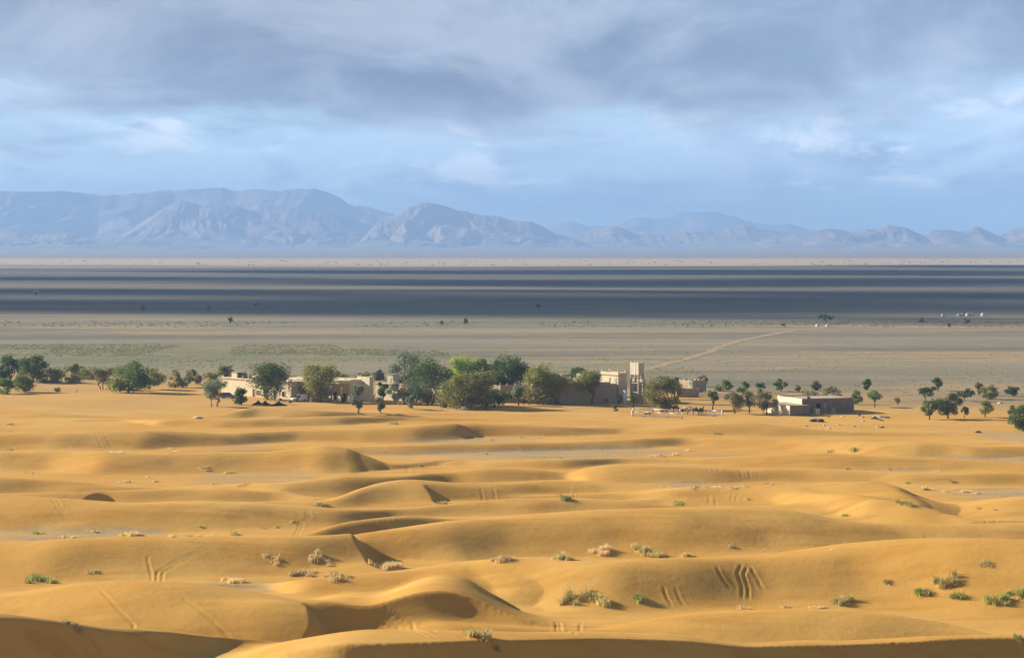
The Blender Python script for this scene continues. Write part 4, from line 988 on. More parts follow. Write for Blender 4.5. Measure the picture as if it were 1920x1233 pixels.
TG = 'young trees scattered on the sandy flat'
TREES = [
  # left group
  ('tiny rounded tree cut by the photo edge among the upper trees', 4, 716, 692, 20, 'd', 'round', {}),
  ('broad dark tree second in the clump at the picture edge', 18, 714, 668, 42, 'd', 'bush', {}),
  ('tallest feathery tree of the clump at the picture edge', 62, 717, 665, 44, 'd', 'tall', {}),
  ('low spreading olive bush right of the tallest feathery tree', 97, 717, 692, 44, 'o', 'bush', {}),
  ('small dense green tree low at the picture edge', 10, 738, 711, 32, 'g', 'bush', {}),
  ('dense green tree on a short trunk below the tallest feathery tree', 44, 735, 704, 38, 'g', 'round', {'trunk': .18}),
  ('upper tree of the stacked pair left of the greyish tree', 143, 709, 681, 30, 'o', 'round', {}),
  ('low round bush under the stacked pair of trees', 136, 718, 703, 30, 'o', 'bush', {}),
  ('dark olive tree just above the greyish thin tree', 167, 711, 684, 34, 'o', 'bush', {}),
  ('thin greyish tree with two stems left of the largest tree', 193, 730, 690, 40, 's', 'vase', {'stems': 2, 'dens': .8}),
  ('large dense bright green tree standing alone before the left dunes', 242, 736, 673, 58, 'g', 'round', {'trunk': .14}),
  ('olive tree with thin stems right beside the largest lone tree', 283, 730, 689, 38, 'o', 'round', {'stems': 2, 'trunk': .22}),
  ('pale thin tree, left one of the twin pair', 328, 726, 690, 24, 's', 'round', {'dens': .8, 'trunk': .3}),
  ('pale thin tree, right one of the twin pair', 344, 726, 689, 24, 's', 'round', {'dens': .8, 'trunk': .3}),
  ('greyish upright tree between twin pair and guest house', 368, 720, 691, 24, 's', 'tall', {}),
  ('olive bush hugging the left corner of the guest house', 392, 724, 697, 28, 'o', 'bush', {}),
  ('olive tree crown showing over the guest house roof pavilions', 425, 709, 684, 36, 'o', 'bush', {}),
  # in front of and among the houses
  ('blue green loose tree with crooked stems before the blue car', 401, 762, 712, 46, 'b', 'vase', {'stems': 3, 'bark': 'palebark', 'dens': .85}),
  ('dense rounded dark bush between blue car and black tents', 451, 759, 728, 31, 'd', 'bush', {'cat': 'bush', 'name': 'bush'}),
  ('large dark leafy tree behind the black tents', 507, 749.5, 682, 78, 'd', 'round', {'trunk': .12, 'stems': 2}),
  ('small leafy tree just behind the white van', 567, 747, 714, 22, 'g', 'round', {'trunk': .3}),
  ('large leafy tree right of the white van', 600, 753.5, 677, 66, 'o', 'round', {'trunk': .12, 'stems': 2}),
  ('olive bush showing over the porch wing roof', 636, 711, 696, 28, 'o', 'bush', {'cat': 'bush', 'name': 'bush'}),
  ('grey green young tree before the square tower', 671, 774, 716, 32, 'b', 'tall', {'bark': 'palebark', 'dens': .8}),
  ('smallest grey green sapling on the sand before the agave', 713, 774, 744, 19, 'b', 'tall', {'bark': 'palebark'}),
  ('green sapling right of the agave against the cream wall', 719, 755, 715, 26, 'g', 'round', {'trunk': .4}),
  ('slim pale green sapling between the agave and dry tree', 740, 758, 719, 22, 'b', 'tall', {}),
  ('dry pinkish brown tree without green leaves by the cream wall', 759, 757, 714, 28, 'y', 'tall', {'dens': .6}),
  ('olive bush over the roof of the terrace house, left one', 683, 712, 695, 28, 'o', 'bush', {'cat': 'bush', 'name': 'bush'}),
  ('dark bush over the roof of the terrace house, right one', 711, 712, 693, 26, 'd', 'bush', {'cat': 'bush', 'name': 'bush'}),
  ('tallest tree of the village with a narrow dark crown', 759, 748, 660, 46, 'b', 'tall', {}),
  ('huge dark blue green tree beside the tallest narrow one', 806, 759, 676, 78, 'd', 'bush', {'stems': 3, 'trunk': .15}),
  ('low leafy pale stemmed shrub at the foot of the huge tree', 773, 767, 740, 18, 'b', 'tall', {'bark': 'palebark'}),
  ('bright lime green tree rising in the middle of the grove', 870, 744, 667, 52, 'l', 'tall', {}),
  ('smaller lime green tree right of the bright lime one', 905, 744, 671, 32, 'l', 'tall', {}),
  ('wide olive tree with drooping crown by the cream box', 868, 766, 704, 62, 'o', 'round', {'trunk': .08}),
  ('wide olive tree with dark trunks right of the cream box', 903, 766, 698, 62, 'o', 'round', {'trunk': .08, 'stems': 2}),
  ('shadowed bushy tree filling the gap behind the thin white post', 838, 752, 704, 40, 'd', 'bush', {}),
  ('shadowed bushy tree behind the dark barrel', 928, 750, 694, 42, 'd', 'bush', {}),
  ('rounded olive bush between the huge tree and the cream box', 842, 763, 730, 30, 'o', 'bush', {'cat': 'bush', 'name': 'bush'}),
  ('tall dark tree behind the two wide olive trees', 888, 748, 682, 46, 'd', 'bush', {}),
  ('blue green bush low against the cream wall left of the huge tree', 776, 754, 716, 26, 'b', 'bush', {'cat': 'bush', 'name': 'bush'}),
  ('low leafy tree beside the dark barrel', 934, 762, 728, 30, 'g', 'round', {'trunk': .3}),
  ('big round dark tree at the right end of the grove', 953, 748, 670, 66, 'd', 'round', {'trunk': .15}),
  ('pale vase shaped tree before the shaded house', 972, 760, 717, 24, 'b', 'vase', {'dens': .9}),
  ('round crowned olive tree, rear one of the kasbah pair', 1012, 757.5, 682, 54, 'o', 'round', {'trunk': .16, 'stems': 2}),
  ('spreading olive tree, front one of the kasbah pair', 1036, 757.5, 702, 60, 'o', 'round', {'trunk': .18, 'stems': 2}),
  ('dark bush behind the kasbah turrets', 1080, 714, 691, 42, 'd', 'bush', {'cat': 'bush', 'name': 'bush'}),
  ('single stemmed round olive tree before the shaded kasbah wall', 1108, 757.5, 698, 56, 'o', 'umbrella', {'trunk': .3}),
  ('columnar cactus like shrub left of the white cylinder', 1162, 755.5, 737, 9, 'b', 'bush', {'cat': 'shrub', 'name': 'shrub'}),
  ('tiny shrub at the foot of the shaded kasbah wall', 1137, 756, 747, 6, 'b', 'bush', {'cat': 'shrub', 'name': 'shrub'}),
  ('small dark shrub alone on the sand below the kasbah', 1154, 771, 760, 9, 'd', 'bush', {'cat': 'shrub', 'name': 'shrub'}),
  ('large olive tree shading the corral', 1246, 768, 710, 74, 'o', 'round', {'trunk': .12, 'stems': 2}),
  ('green tree top behind the corral shade tree', 1268, 748, 706, 26, 'g', 'round', {}),
  ('grey olive tree behind the crenellated house', 1318, 724, 702, 26, 's', 'bush', {}),
  ('small round tree above the ramp wall', 1357, 733, 713, 31, 'g', 'bush', {}),
  ('small green tree behind the two stemmed olive', 1392, 741, 713, 24, 'g', 'round', {}),
  ('slender young tree on a thin curved stem by the ramp wall', 1336, 768, 731, 24, 'g', 'umbrella', {'trunk': .5}),
  ('two stemmed olive tree left of the shed group', 1379, 775, 729, 40, 's', 'round', {'trunk': .32, 'stems': 2}),
  ('dusky olive tree, middle one of three beside the shed', 1405, 773.5, 730, 28, 's', 'round', {'trunk': .35}),
  ('spreading olive tree next to the shed annex', 1436, 776, 736, 42, 's', 'round', {'trunk': .32}),
  ('small tree upslope between the dusky and spreading olives', 1426, 737, 716, 21, 'g', 'round', {}),
  ('round green tree first in the row behind the shed', 1464, 734, 712, 26, 'g', 'round', {}),
  ('thin little tree second in the row behind the shed', 1496, 735, 719, 11, 'o', 'round', {}),
  ('green tree third in the row behind the shed', 1531, 732, 713, 20, 'g', 'round', {}),
  ('yellowish scrubby bush behind the shed, smaller one', 1518, 746, 730, 32, 's', 'bush', {'cat': 'bush', 'name': 'bush', 'dens': .7}),
  ('wide yellowish scrubby bush behind the shed roof', 1557, 746, 727, 42, 's', 'bush', {'cat': 'bush', 'name': 'bush', 'dens': .7}),
  ('green tree against the right end of the shed', 1604, 758, 733, 26, 'g', 'round', {}),
  ('dark tree farthest upslope right of the shed', 1626, 731, 712, 21, 'd', 'bush', {}),
  ('round lone tree right of the shed', 1641, 763, 733, 31, 'g', 'round', {'trunk': .34}),
  ('tiny twiggy sapling right of the round lone tree', 1683, 761, 746, 13, 's', 'vase', {'dens': .7}),
  ('flat crowned green tree above the large pair', 1734, 755, 728, 36, 'd', 'umbrella', {}),
  ('compact dark tree upslope above the flat crowned one', 1757, 732, 710, 24, 'd', 'bush', {}),
  ('wind leaned green tree right of the flat crowned one', 1809, 752, 727, 28, 'd', 'round', {'lean': .25, 'trunk': .34}),
  ('narrow pale tree left of the twin stemmed one upslope', 1835, 741, 715, 15, 'o', 'tall', {}),
  ('twin stemmed round tree upslope near the picture edge', 1855, 748, 722, 32, 'o', 'round', {'stems': 2}),
  ('round dark tree upslope closest to the picture edge', 1899, 743, 719, 26, 'd', 'round', {}),
  ('left tree of the large joined pair on the flat', 1743, 786, 750, 34, 'g', 'round', {'trunk': .3}),
  ('right and larger tree of the large joined pair', 1779, 785, 738, 48, 'd', 'round', {'trunk': .26}),
  ('dwarf dark tree at the right foot of the large pair', 1808, 783, 763, 16, 'd', 'round', {'trunk': .4}),
  ('neat round tree standing alone right of the dwarf tree', 1846, 782, 753, 31, 'o', 'round', {'trunk': .36}),
  ('small tree peeping out behind the edge tree', 1900, 780, 758, 20, 'o', 'round', {}),
  ('big dark tree cut off by the picture edge', 1918, 808, 762, 54, 'd', 'round', {'trunk': .22}),
  ('small yellow green bush on the sand left of the dead stump', 109, 736, 727, 14, 'o', 'bush', {'cat': 'bush', 'name': 'bush'}),
  # out on the plain
  ('lone flat topped acacia with white specks beneath, far out', 1548, 606, 590, 29, 'd', 'umbrella', {}),
  ('low dark bush far out right of the lone acacia', 1729, 604, 596, 15, 'd', 'bush', {'cat': 'bush', 'name': 'bush'}),
  ('thin dark shrub far out left of the camp tree', 1780, 613, 602, 7, 'd', 'bush', {'cat': 'bush', 'name': 'bush'}),
  ('dark tree far out in front of the colourful camp', 1813, 608, 595, 10, 'd', 'round', {}),
  ('two tiered dark tree alone on the left plain', 432, 609, 596, 11, 'd', 'umbrella', {}),
  ('left one of the two dark dots far out mid plain', 827, 609, 601, 9, 'd', 'bush', {}),
  ('right one of the two dark dots far out mid plain', 873, 607, 597, 11, 'd', 'bush', {}),
  ('flat topped tree at the far left in the shaded plain', 68, 556, 546, 15, 'd', 'umbrella', {}),
  ('dark tree in the cloud shadow, middle of three', 268, 583, 573, 10, 'd', 'bush', {}),
  ('small dark tree in the cloud shadow right of middle', 391, 581, 573, 7, 'd', 'bush', {}),
  ('wide low bush in the cloud shadow', 482, 573, 568, 14, 'd', 'bush', {'cat': 'bush', 'name': 'bush'}),
  ('dark tree in the cloud shadow near the picture centre', 1009, 577, 569, 9, 'd', 'bush', {}),
  ('small dark bush far out left of the lone acacia', 1469, 611, 606, 8, 'd', 'bush', {'cat': 'bush', 'name': 'bush'}),
]
for lab, px, py, top, wd, kd, shp, kw in TREES:
    if 1340 < px < 1920 and py > 700 and kw.get('name') is None: kw = dict(kw, group=TG)
    if 735 < px < 1050 and py > 740: wd *= 1.26
    if px < 400 and 700 < py < 745 and kw.get('name') is None:
        wd *= 1.18; shp = 'bush' if shp == 'round' and 'stems' not in kw else shp
    tree(lab, px, py, top, wd, kd, shp, **kw)


# dead stump
p = spot(144, 736); k = p.y / FPX
e = empty('dead_stump', p, 0, 'leafless forked stump on the sand before the left dune', 'stump')
MB().tube([(0, 0, -.2), (0.03, 0, .5), (0, 0, .8)], [.12, .09, .07], 6).build('trunk', MAT['bark'], e)
MB().tube([(0, 0, .7), (.2, 0, 1.0), (.35, .05, 1.1)], [.06, .04, .02], 5).build('branch', MAT['bark'], e)
MB().tube([(0, 0, .65), (-.15, 0, .9)], [.06, .03], 5).build('branch', MAT['bark'], e)


def palm(label, px, py, top, wid, seed):
    p = spot(px, py); k = p.y / FPX; H = (py - top) * k; R = wid * k / 2
    rng = np.random.default_rng(seed); e = empty('palm', p, 0, label, 'palm')
    th = H * 0.42
    MB().tube([(0, 0, -.3), (.02, 0, th * .5), (0, 0, th)], [.34, .27, .3], 9).build('trunk', MAT['bark'], e)
    for i in range(22):
        a = rng.random() * 6.283; up = 0.15 + 0.95 * rng.random()
        d = Vector((math.cos(a), math.sin(a), 0)); ln = R * (0.9 + .35 * rng.random())
        pts = [Vector((0, 0, th)) + d * (ln * t) + Vector((0, 0, (H - th) * (up * 1.35 * t - (up * .35 + .55) * t * t) * 1.25)) for t in (0, .25, .5, .75, 1)]
        m = MB(); side = Vector((-d.y, d.x, 0))
        for j in range(4):
            for q in range(3):
                t = (j + q / 3) / 4; c_ = pts[j].lerp(pts[j + 1], q / 3); dr = (pts[j + 1] - pts[j]).normalized()
                w_ = .34 * R * math.sin(min(1, t * 1.1 + .12) * math.pi) + .05
                for sg in (-1, 1):
                    tip = c_ + side * sg * w_ * .8 + dr * w_ * .6 - Vector((0, 0, .15 * w_))
                    m.add([c_, c_ + dr * .14, tip], [(0, 1, 2)])
            m.add([pts[j] + side * .03, pts[j] - side * .03, pts[j + 1] - side * .02, pts[j + 1] + side * .02], [(0, 1, 2, 3)])
        m.build('frond', MAT['frond'], e)
    return e


palm('small palm with arching fronds before the water tower', 1187, 763, 731, 24, 5)
palm('larger palm behind the corral shade tree and water tower', 1216, 748, 707, 30, 9)


def rosette(label, px, py, top, wid, n, seed, stalk=False, name='agave', cat='agave'):
    p = spot(px, py); k = p.y / FPX; H = (py - top) * k; R = wid * k / 2
    rng = np.random.default_rng(seed); e = empty(name, p, 0, label, cat)
    for i in range(n):
        a = 6.283 * i / n * 2.4; el = 0.35 + 1.1 * rng.random()
        d = Vector((math.cos(a), math.sin(a), 0)) * math.cos(el) + Vector((0, 0, math.sin(el)))
        ln = R * math.cos(el) + H * math.sin(el); s_ = Vector((-math.sin(a), math.cos(a), 0)) * .13
        c_ = d * ln * .4
        MB().add([s_ * .6, -s_ * .6, c_ - s_, d * ln, c_ + s_, c_ + Vector((0, 0, -.06))], [(0, 1, 5), (1, 2, 5), (2, 3, 5), (3, 4, 5), (4, 0, 5), (0, 4, 3, 2, 1)]).build('leaf', MAT['agave'], e)
    if stalk: MB().tube([(0, 0, 0), (.02, 0, H * 1.5)], [.08, .04], 6).build('flower_stalk', MAT['bark'], e)
    return e


rosette('spiky agave with a tall stalk before the terrace house', 699, 751, 735, 20, 20, 3, True)
rosette('fleshy green cactus clump below the porch wing', 644, 754, 739, 15, 16, 8, False, 'cactus', 'cactus')

# ------------------------------------------------------------------ grass tufts on the dunes
GR = {
    'g': leaf_mat('green desert grass', (0.33, 0.36, 0.09), (0.58, 0.55, 0.19), 0.6),
    'y': leaf_mat('yellow green grass', (0.48, 0.40, 0.14), (0.72, 0.60, 0.26), 0.55),
    'd': leaf_mat('dry straw grass', (0.66, 0.50, 0.23), (0.85, 0.68, 0.36), 0.55),
}
MAT['mound'] = MAT['ground']


def tuft(label, px, py, w_, h, kind='d', slant=0.0, group=None):
    p = spot(px, py); k = p.y / FPX; W = w_ * k; H = h * k
    rng = np.random.default_rng(int(px * 31 + py)); e = empty('grass_clump', p, 0, label, 'grass', group)
    n = int(np.clip(w_ * h * 0.9, 26, 700))
    # a clump of small bunches, each bunch a fan of blades
    nb = max(3, int(w_ / 5)); bx = (rng.random(nb) - .5) * W * .9; by = rng.normal(size=nb) * min(W, 3.0) * .25 - bx * slant
    bs = (0.45 + 0.55 * rng.random(nb)) * (1 - 0.35 * (np.abs(bx) / (W / 2)) ** 2)
    i = rng.integers(0, nb, n)
    rad = np.minimum(W / nb * 2.0, 1.0)
    x = bx[i] + rng.normal(size=n) * rad * .35; y = by[i] + rng.normal(size=n) * rad * .4
    hb = H * bs[i] * (0.5 + .6 * rng.random(n)) * 0.8
    gz = land(x + p.x, y + p.y) - p.z
    a = rng.random(n) * 6.283; ln = hb * (0.25 + .6 * rng.random(n))
    bw = max(0.55 * k, 0.03) * (0.7 + .6 * rng.random(n))
    dx, dy = np.cos(a), np.sin(a)
    B1 = np.stack([x - dy * bw, y + dx * bw, gz - .04], 1); B2 = np.stack([x + dy * bw, y - dx * bw, gz - .04], 1)
    M1 = np.stack([x + dx * ln * .45 + dy * bw * .7, y + dy * ln * .45 - dx * bw * .7, gz + hb * .7], 1)
    M2 = np.stack([x + dx * ln * .45 - dy * bw * .7, y + dy * ln * .45 + dx * bw * .7, gz + hb * .7], 1)
    T = np.stack([x + dx * ln, y + dy * ln, gz + hb], 1)
    V = np.stack([B1, B2, M1, M2, T], 1).reshape(-1, 3)
    f = []
    for j in range(n): f += [(5 * j, 5 * j + 1, 5 * j + 2, 5 * j + 3), (5 * j + 3, 5 * j + 2, 5 * j + 4)]
    mesh_obj('blades', V, f, GR[kind], e)['kind'] = 'stuff'
    # the sand the grass has caught
    m = MB(); nn = 14; rings = [(1.0, -0.1), (.7, .10), (.35, .17), (0, .2)]
    rr = np.repeat([r_[0] for r_ in rings], nn); hh = np.repeat([r_[1] for r_ in rings], nn); tt = np.tile(np.arange(nn) * 6.283 / nn, 4)
    X_ = np.cos(tt) * rr * W * .55; Y_ = np.sin(tt) * rr * min(W * .5, 1.6) - X_ * slant
    m.v = list(zip(X_, Y_, land(p.x + X_, p.y + Y_) - p.z + hh * H * .55))
    for q in range(3):
        for j in range(nn): m.f.append((q * nn + j, q * nn + (j + 1) % nn, (q + 1) * nn + (j + 1) % nn, (q + 1) * nn + j))
    m.build('sand_mound', MAT['sandmound'], e, True)
    return e


def _mound_mat():
    m, n = new_mat('heaped sand')
    pos = n.node('ShaderNodeNewGeometry').outputs['Position']
    col = n.mix(n.ramp(n.noise(pos, 0.9, 4, 0.6), 0.35, 0.65), (0.61, 0.31, 0.065), (0.68, 0.375, 0.10))
    finish(n, col, 0.95, n.node('ShaderNodeBump', {'Strength': .5, 'Distance': .4, 'Height': n.noise(pos, 2.5, 4, .6)}).outputs[0], 0.08)
    return m
MAT['sandmound'] = _mound_mat()

TUFTS = [
  ('lush green grass patch alone on the front left slope', 80, 1090, 66, 22, 'g', 0),
  ('biggest yellow green clump in the front hollow, casting a long shadow', 905, 1197, 70, 32, 'y', 0),
  ('wide yellow green clump in the bowl of the front dune', 1080, 1124, 76, 24, 'y', 0),
  ('trailing end of grass right of the wide bowl clump', 1130, 1128, 44, 18, 'y', .6),
  ('small green clump right of the wide bowl clump', 1207, 1124, 28, 18, 'g', .4),
  ('long straw clump along the foot of the black slip face', 727, 1066, 74, 24, 'd', 0),
  ('straw clump on the dune left of the black slip face clump', 632, 1080, 50, 18, 'd', 0),
  ('low straw tuft before the dark hollow left of centre', 565, 1077, 46, 15, 'd', 0),
  ('straw tuft on a sand heap in the left grey flat', 245, 1003, 50, 13, 'd', 0),
  ('bleached tuft on the left grey flat', 130, 1008, 22, 13, 'd', 0),
  ('small bright green bush on the left grey flat', 72, 1000, 17, 11, 'g', 0),
  ('dark edged tuft right of the small bright green bush', 172, 997, 18, 8, 'y', 0),
  ('yellow tuft at the right end of the grey flat', 445, 1002, 18, 10, 'y', 0),
  ('dark tuft crowning a sand heap left of the sharp slip face', 606, 949, 26, 9, 'y', 0),
  ('bright green bush by the tracks under the middle crest', 1055, 935, 22, 16, 'g', 0),
  ('pale tuft at the foot of the thin black slip face', 833, 944, 18, 8, 'y', 0),
  ('green tuft on the pale slope right of centre', 1270, 944, 18, 9, 'g', .3),
  ('long slanting straw and green clump below the long crest', 1215, 1038, 62, 18, 'y', .9),
  ('yellow green clump left of the slanting one', 1052, 1047, 42, 18, 'y', .2),
  ('straw clump between the two yellow green clumps', 1132, 1036, 44, 16, 'd', .2),
  ('leaning straw clump under the long crest left of the others', 940, 1049, 38, 16, 'd', .7),
  ('bleached tuft right of the slanting clump', 1285, 1044, 22, 14, 'd', 0),
  ('loose dry patch high on the right front slope', 1772, 1092, 50, 24, 'y', .2),
  ('lower green clump under the loose dry patch', 1728, 1114, 28, 17, 'g', .4),
  ('green clump right below the loose dry patch', 1798, 1117, 28, 15, 'g', 0),
  ('largest green clump near the right picture edge', 1870, 1127, 40, 24, 'g', 0),
  ('yellow green clump touching the right picture edge', 1908, 1118, 34, 17, 'g', 0),
  ('straw and green tuft on a sand heap in the right hollow', 1583, 1132, 46, 19, 'y', .4),
  ('bleached tuft left of the heaped tuft in the right hollow', 1531, 1139, 24, 10, 'd', 0),
  ('bleached tuft at the foot of the forked tracks', 1396, 1141, 20, 11, 'd', 0),
  ('pale tuft right of the forked tracks', 1474, 1138, 14, 10, 'd', 0),
  ('green tuft in the bottom right corner area', 1911, 1196, 14, 12, 'g', 0),
  ('straw tuft above the shaded corner slope', 135, 1170, 38, 11, 'd', 0),
  ('straw tuft on a sand heap in the left middle hollow', 435, 1090, 48, 16, 'd', 0),
  ('pale tuft right of the lush green patch', 174, 1074, 20, 8, 'y', 0),
  ('slanting pale tuft left of the black slip face', 600, 1052, 50, 14, 'd', .8),
  ('faint tuft left of the slanting pale one', 510, 1048, 32, 9, 'd', .5),
  ('green and straw clump in the right brown hollow', 1696, 945, 30, 11, 'g', .5),
  ('tall pale tuft on the gravel right of the brown hollow', 1732, 918, 14, 13, 'd', 0),
  ('pale tuft near the right end of the gravel patch', 1808, 922, 16, 11, 'd', 0),
  ('green tuft on the dune below the animals pen', 738, 795, 14, 9, 'g', 0),
]
for t in TUFTS: tuft(*t)
SMALL = [(60, 887, 30, 6, 'y'), (232, 904, 24, 8, 'd'), (428, 887, 20, 8, 'g'), (380, 879, 18, 8, 'y'), (402, 909, 16, 8, 'y'), (458, 908, 18, 6, 'y'), (292, 903, 12, 6, 'y'), (278, 894, 9, 5, 'y'),
         (315, 842, 15, 8, 'y'), (220, 848, 24, 8, 'd'), (330, 846, 10, 5, 'd'), (20, 796, 16, 7, 'y'), (18, 843, 13, 6, 'y'), (1600, 844, 11, 9, 'g'), (1290, 845, 12, 7, 'd'), (1552, 848, 14, 6, 'y'),
         (1584, 967, 9, 9, 'g'), (1586, 880, 10, 7, 'y'), (1787, 903, 9, 6, 'g'), (1240, 855, 15, 9, 'd'), (1265, 853, 14, 8, 'd'), (1222, 856, 12, 7, 'd'), (1250, 914, 14, 7, 'd'), (1275, 913, 12, 6, 'd'), (1300, 914, 14, 7, 'd'),
         (1322, 913, 10, 6, 'd'), (1345, 912, 14, 7, 'd'), (1370, 914, 14, 9, 'd'), (1400, 912, 12, 6, 'd'), (1440, 909, 14, 7, 'd'), (1484, 908, 10, 7, 'd'), (1370, 1026, 14, 8, 'd'), (1665, 1092, 20, 9, 'y'), (1848, 1059, 20, 9, 'y'),
         (895, 822, 9, 5, 'y'), (922, 825, 7, 4, 'g'), (980, 820, 10, 6, 'd'), (1012, 821, 8, 5, 'y'), (910, 852, 8, 5, 'g'), (788, 872, 8, 5, 'g'), (1052, 858, 7, 5, 'g'), (1016, 857, 8, 5, 'd'), (965, 850, 7, 4, 'd'), (1700, 906, 8, 5, 'g'),
         (1665, 880, 8, 5, 'g'), (1760, 882, 10, 5, 'd'), (1830, 925, 14, 8, 'd'), (1770, 922, 10, 7, 'd'), (1790, 926, 14, 5, 'd'), (1880, 930, 10, 6, 'd'), (375, 988, 10, 6, 'g'), (548, 978, 9, 6, 'g'), (517, 988, 8, 5, 'g'), (492, 990, 6, 4, 'g'),
         (350, 1004, 14, 6, 'd'), (372, 1004, 14, 6, 'd'), (395, 1004, 14, 6, 'd'), (320, 1005, 12, 6, 'd'), (1560, 1030, 8, 5, 'd'), (1835, 953, 10, 7, 'd'), (1862, 955, 8, 6, 'd'), (1400, 936, 7, 6, 'd'), (463, 940, 8, 4, 'd'), (1345, 760 + 53, 16, 6, 'y')]
CN = {'g': 'green', 'y': 'yellowish', 'd': 'straw pale'}
def zone(px, py):
    if 1210 <= px <= 1300 and 840 < py < 860: return 'by the end of the grey gravel strip'
    if 1240 <= px <= 1490 and 905 < py < 917: return 'in the row along the thin gravel line'
    if px < 600 and py > 970: return 'along the left grey flat'
    if px < 600 and py > 870: return 'on the left slope around the small black hollow'
    if px < 600: return 'at the foot of the tracked left slope'
    if px < 1100: return 'on the grey gravel strip in the middle'
    if py > 1000: return 'high on the large right front dune'
    if px > 1690 and py > 900: return 'on the right gravel patch'
    return 'on the pale dunes below the mud shed'
for q in SMALL: tuft('tiny %s grass tuft %s' % (CN[q[4]], zone(q[0], q[1])), *q, 0, 'tiny grass tufts ' + zone(q[0], q[1]))


# ------------------------------------------------------------------ scrub belts on the plain: too many to count
def scrub(name, label, area, n, size, mat, seed, per=14, band=None):
    rng = np.random.default_rng(seed); C = []
    (pa, pb, qa, qb) = area
    for _ in range(n):
        py = qa + (qb - qa) * (band(rng) if band else rng.random()); px = pa + (pb - pa) * rng.random()
        x, y = at(px, py)
        if vnoise(np.array([x / 30]), np.array([y / 45]), seed)[0] < 0.36: continue
        s = size * (0.5 + rng.random() ** 2 * 1.2)
        z = float(land(x, y))
        q = rng.normal(size=(per, 3)) * np.array([s * .55, s * .55, s * .28]); q[:, 2] = np.abs(q[:, 2])
        C.append(q + np.array([x, y, z + 0.05]))
    me = leaves_mesh(name, np.concatenate(C), size * .36, rng, mat)
    o = bpy.data.objects.new(name, me); COL.objects.link(o); tag(o, label, cat='scrub', kind='stuff')


scrub('green_scrub', 'belt of light green scrub across the plain behind the trees', (-150, 860, 646, 668), 4200, 0.55, LEAF['p'], 3, 7)
scrub('sparse_scrub', 'sparse grey green scrub between belt and village', (-150, 1300, 672, 712), 1500, 0.6, LEAF['s'], 5, 9)
scrub('pale_scrub', 'pale scrub scattered on the plain right of the village', (1000, 2050, 655, 745), 900, 0.5, LEAF['s'], 7, 8)
scrub('far_scrub', 'thin line of yellowish scrub far out on the plain', (-150, 2050, 603, 613), 700, 1.1, LEAF['s'], 9, 8)
scrub('stony_scrub', 'fine dark specks of scrub and stones across the middle plain', (-150, 2050, 612, 700), 2600, 0.42, LEAF['s'], 15, 5)
scrub('distant_scrub', 'dark dots of scrub on the pale strip before the mountains', (-150, 2050, 488, 498), 240, 3.2, LEAF['d'], 11, 8)
# ------------------------------------------------------------------ vehicles, tents, people, animals and small things
def paint(name, col, rough=0.35):
    m, n = new_mat(name); finish(n, (*col, 1), rough, None, 0.5); return m
MAT['vanwhite'] = paint('white car paint', (0.80, 0.82, 0.85)); MAT['carblue'] = paint('blue car paint', (0.045, 0.12, 0.26))
MAT['glass'] = paint('dark car glass', (0.02, 0.03, 0.04), 0.1); MAT['rubber'] = paint('tyre rubber', (0.02, 0.02, 0.02), 0.8)
MAT['hub'] = paint('wheel hub', (0.62, 0.62, 0.62), 0.4); MAT['lamp'] = paint('lamp glass', (0.8, 0.8, 0.75), 0.15); MAT['tail'] = paint('tail lamp', (0.4, 0.02, 0.02), 0.2)


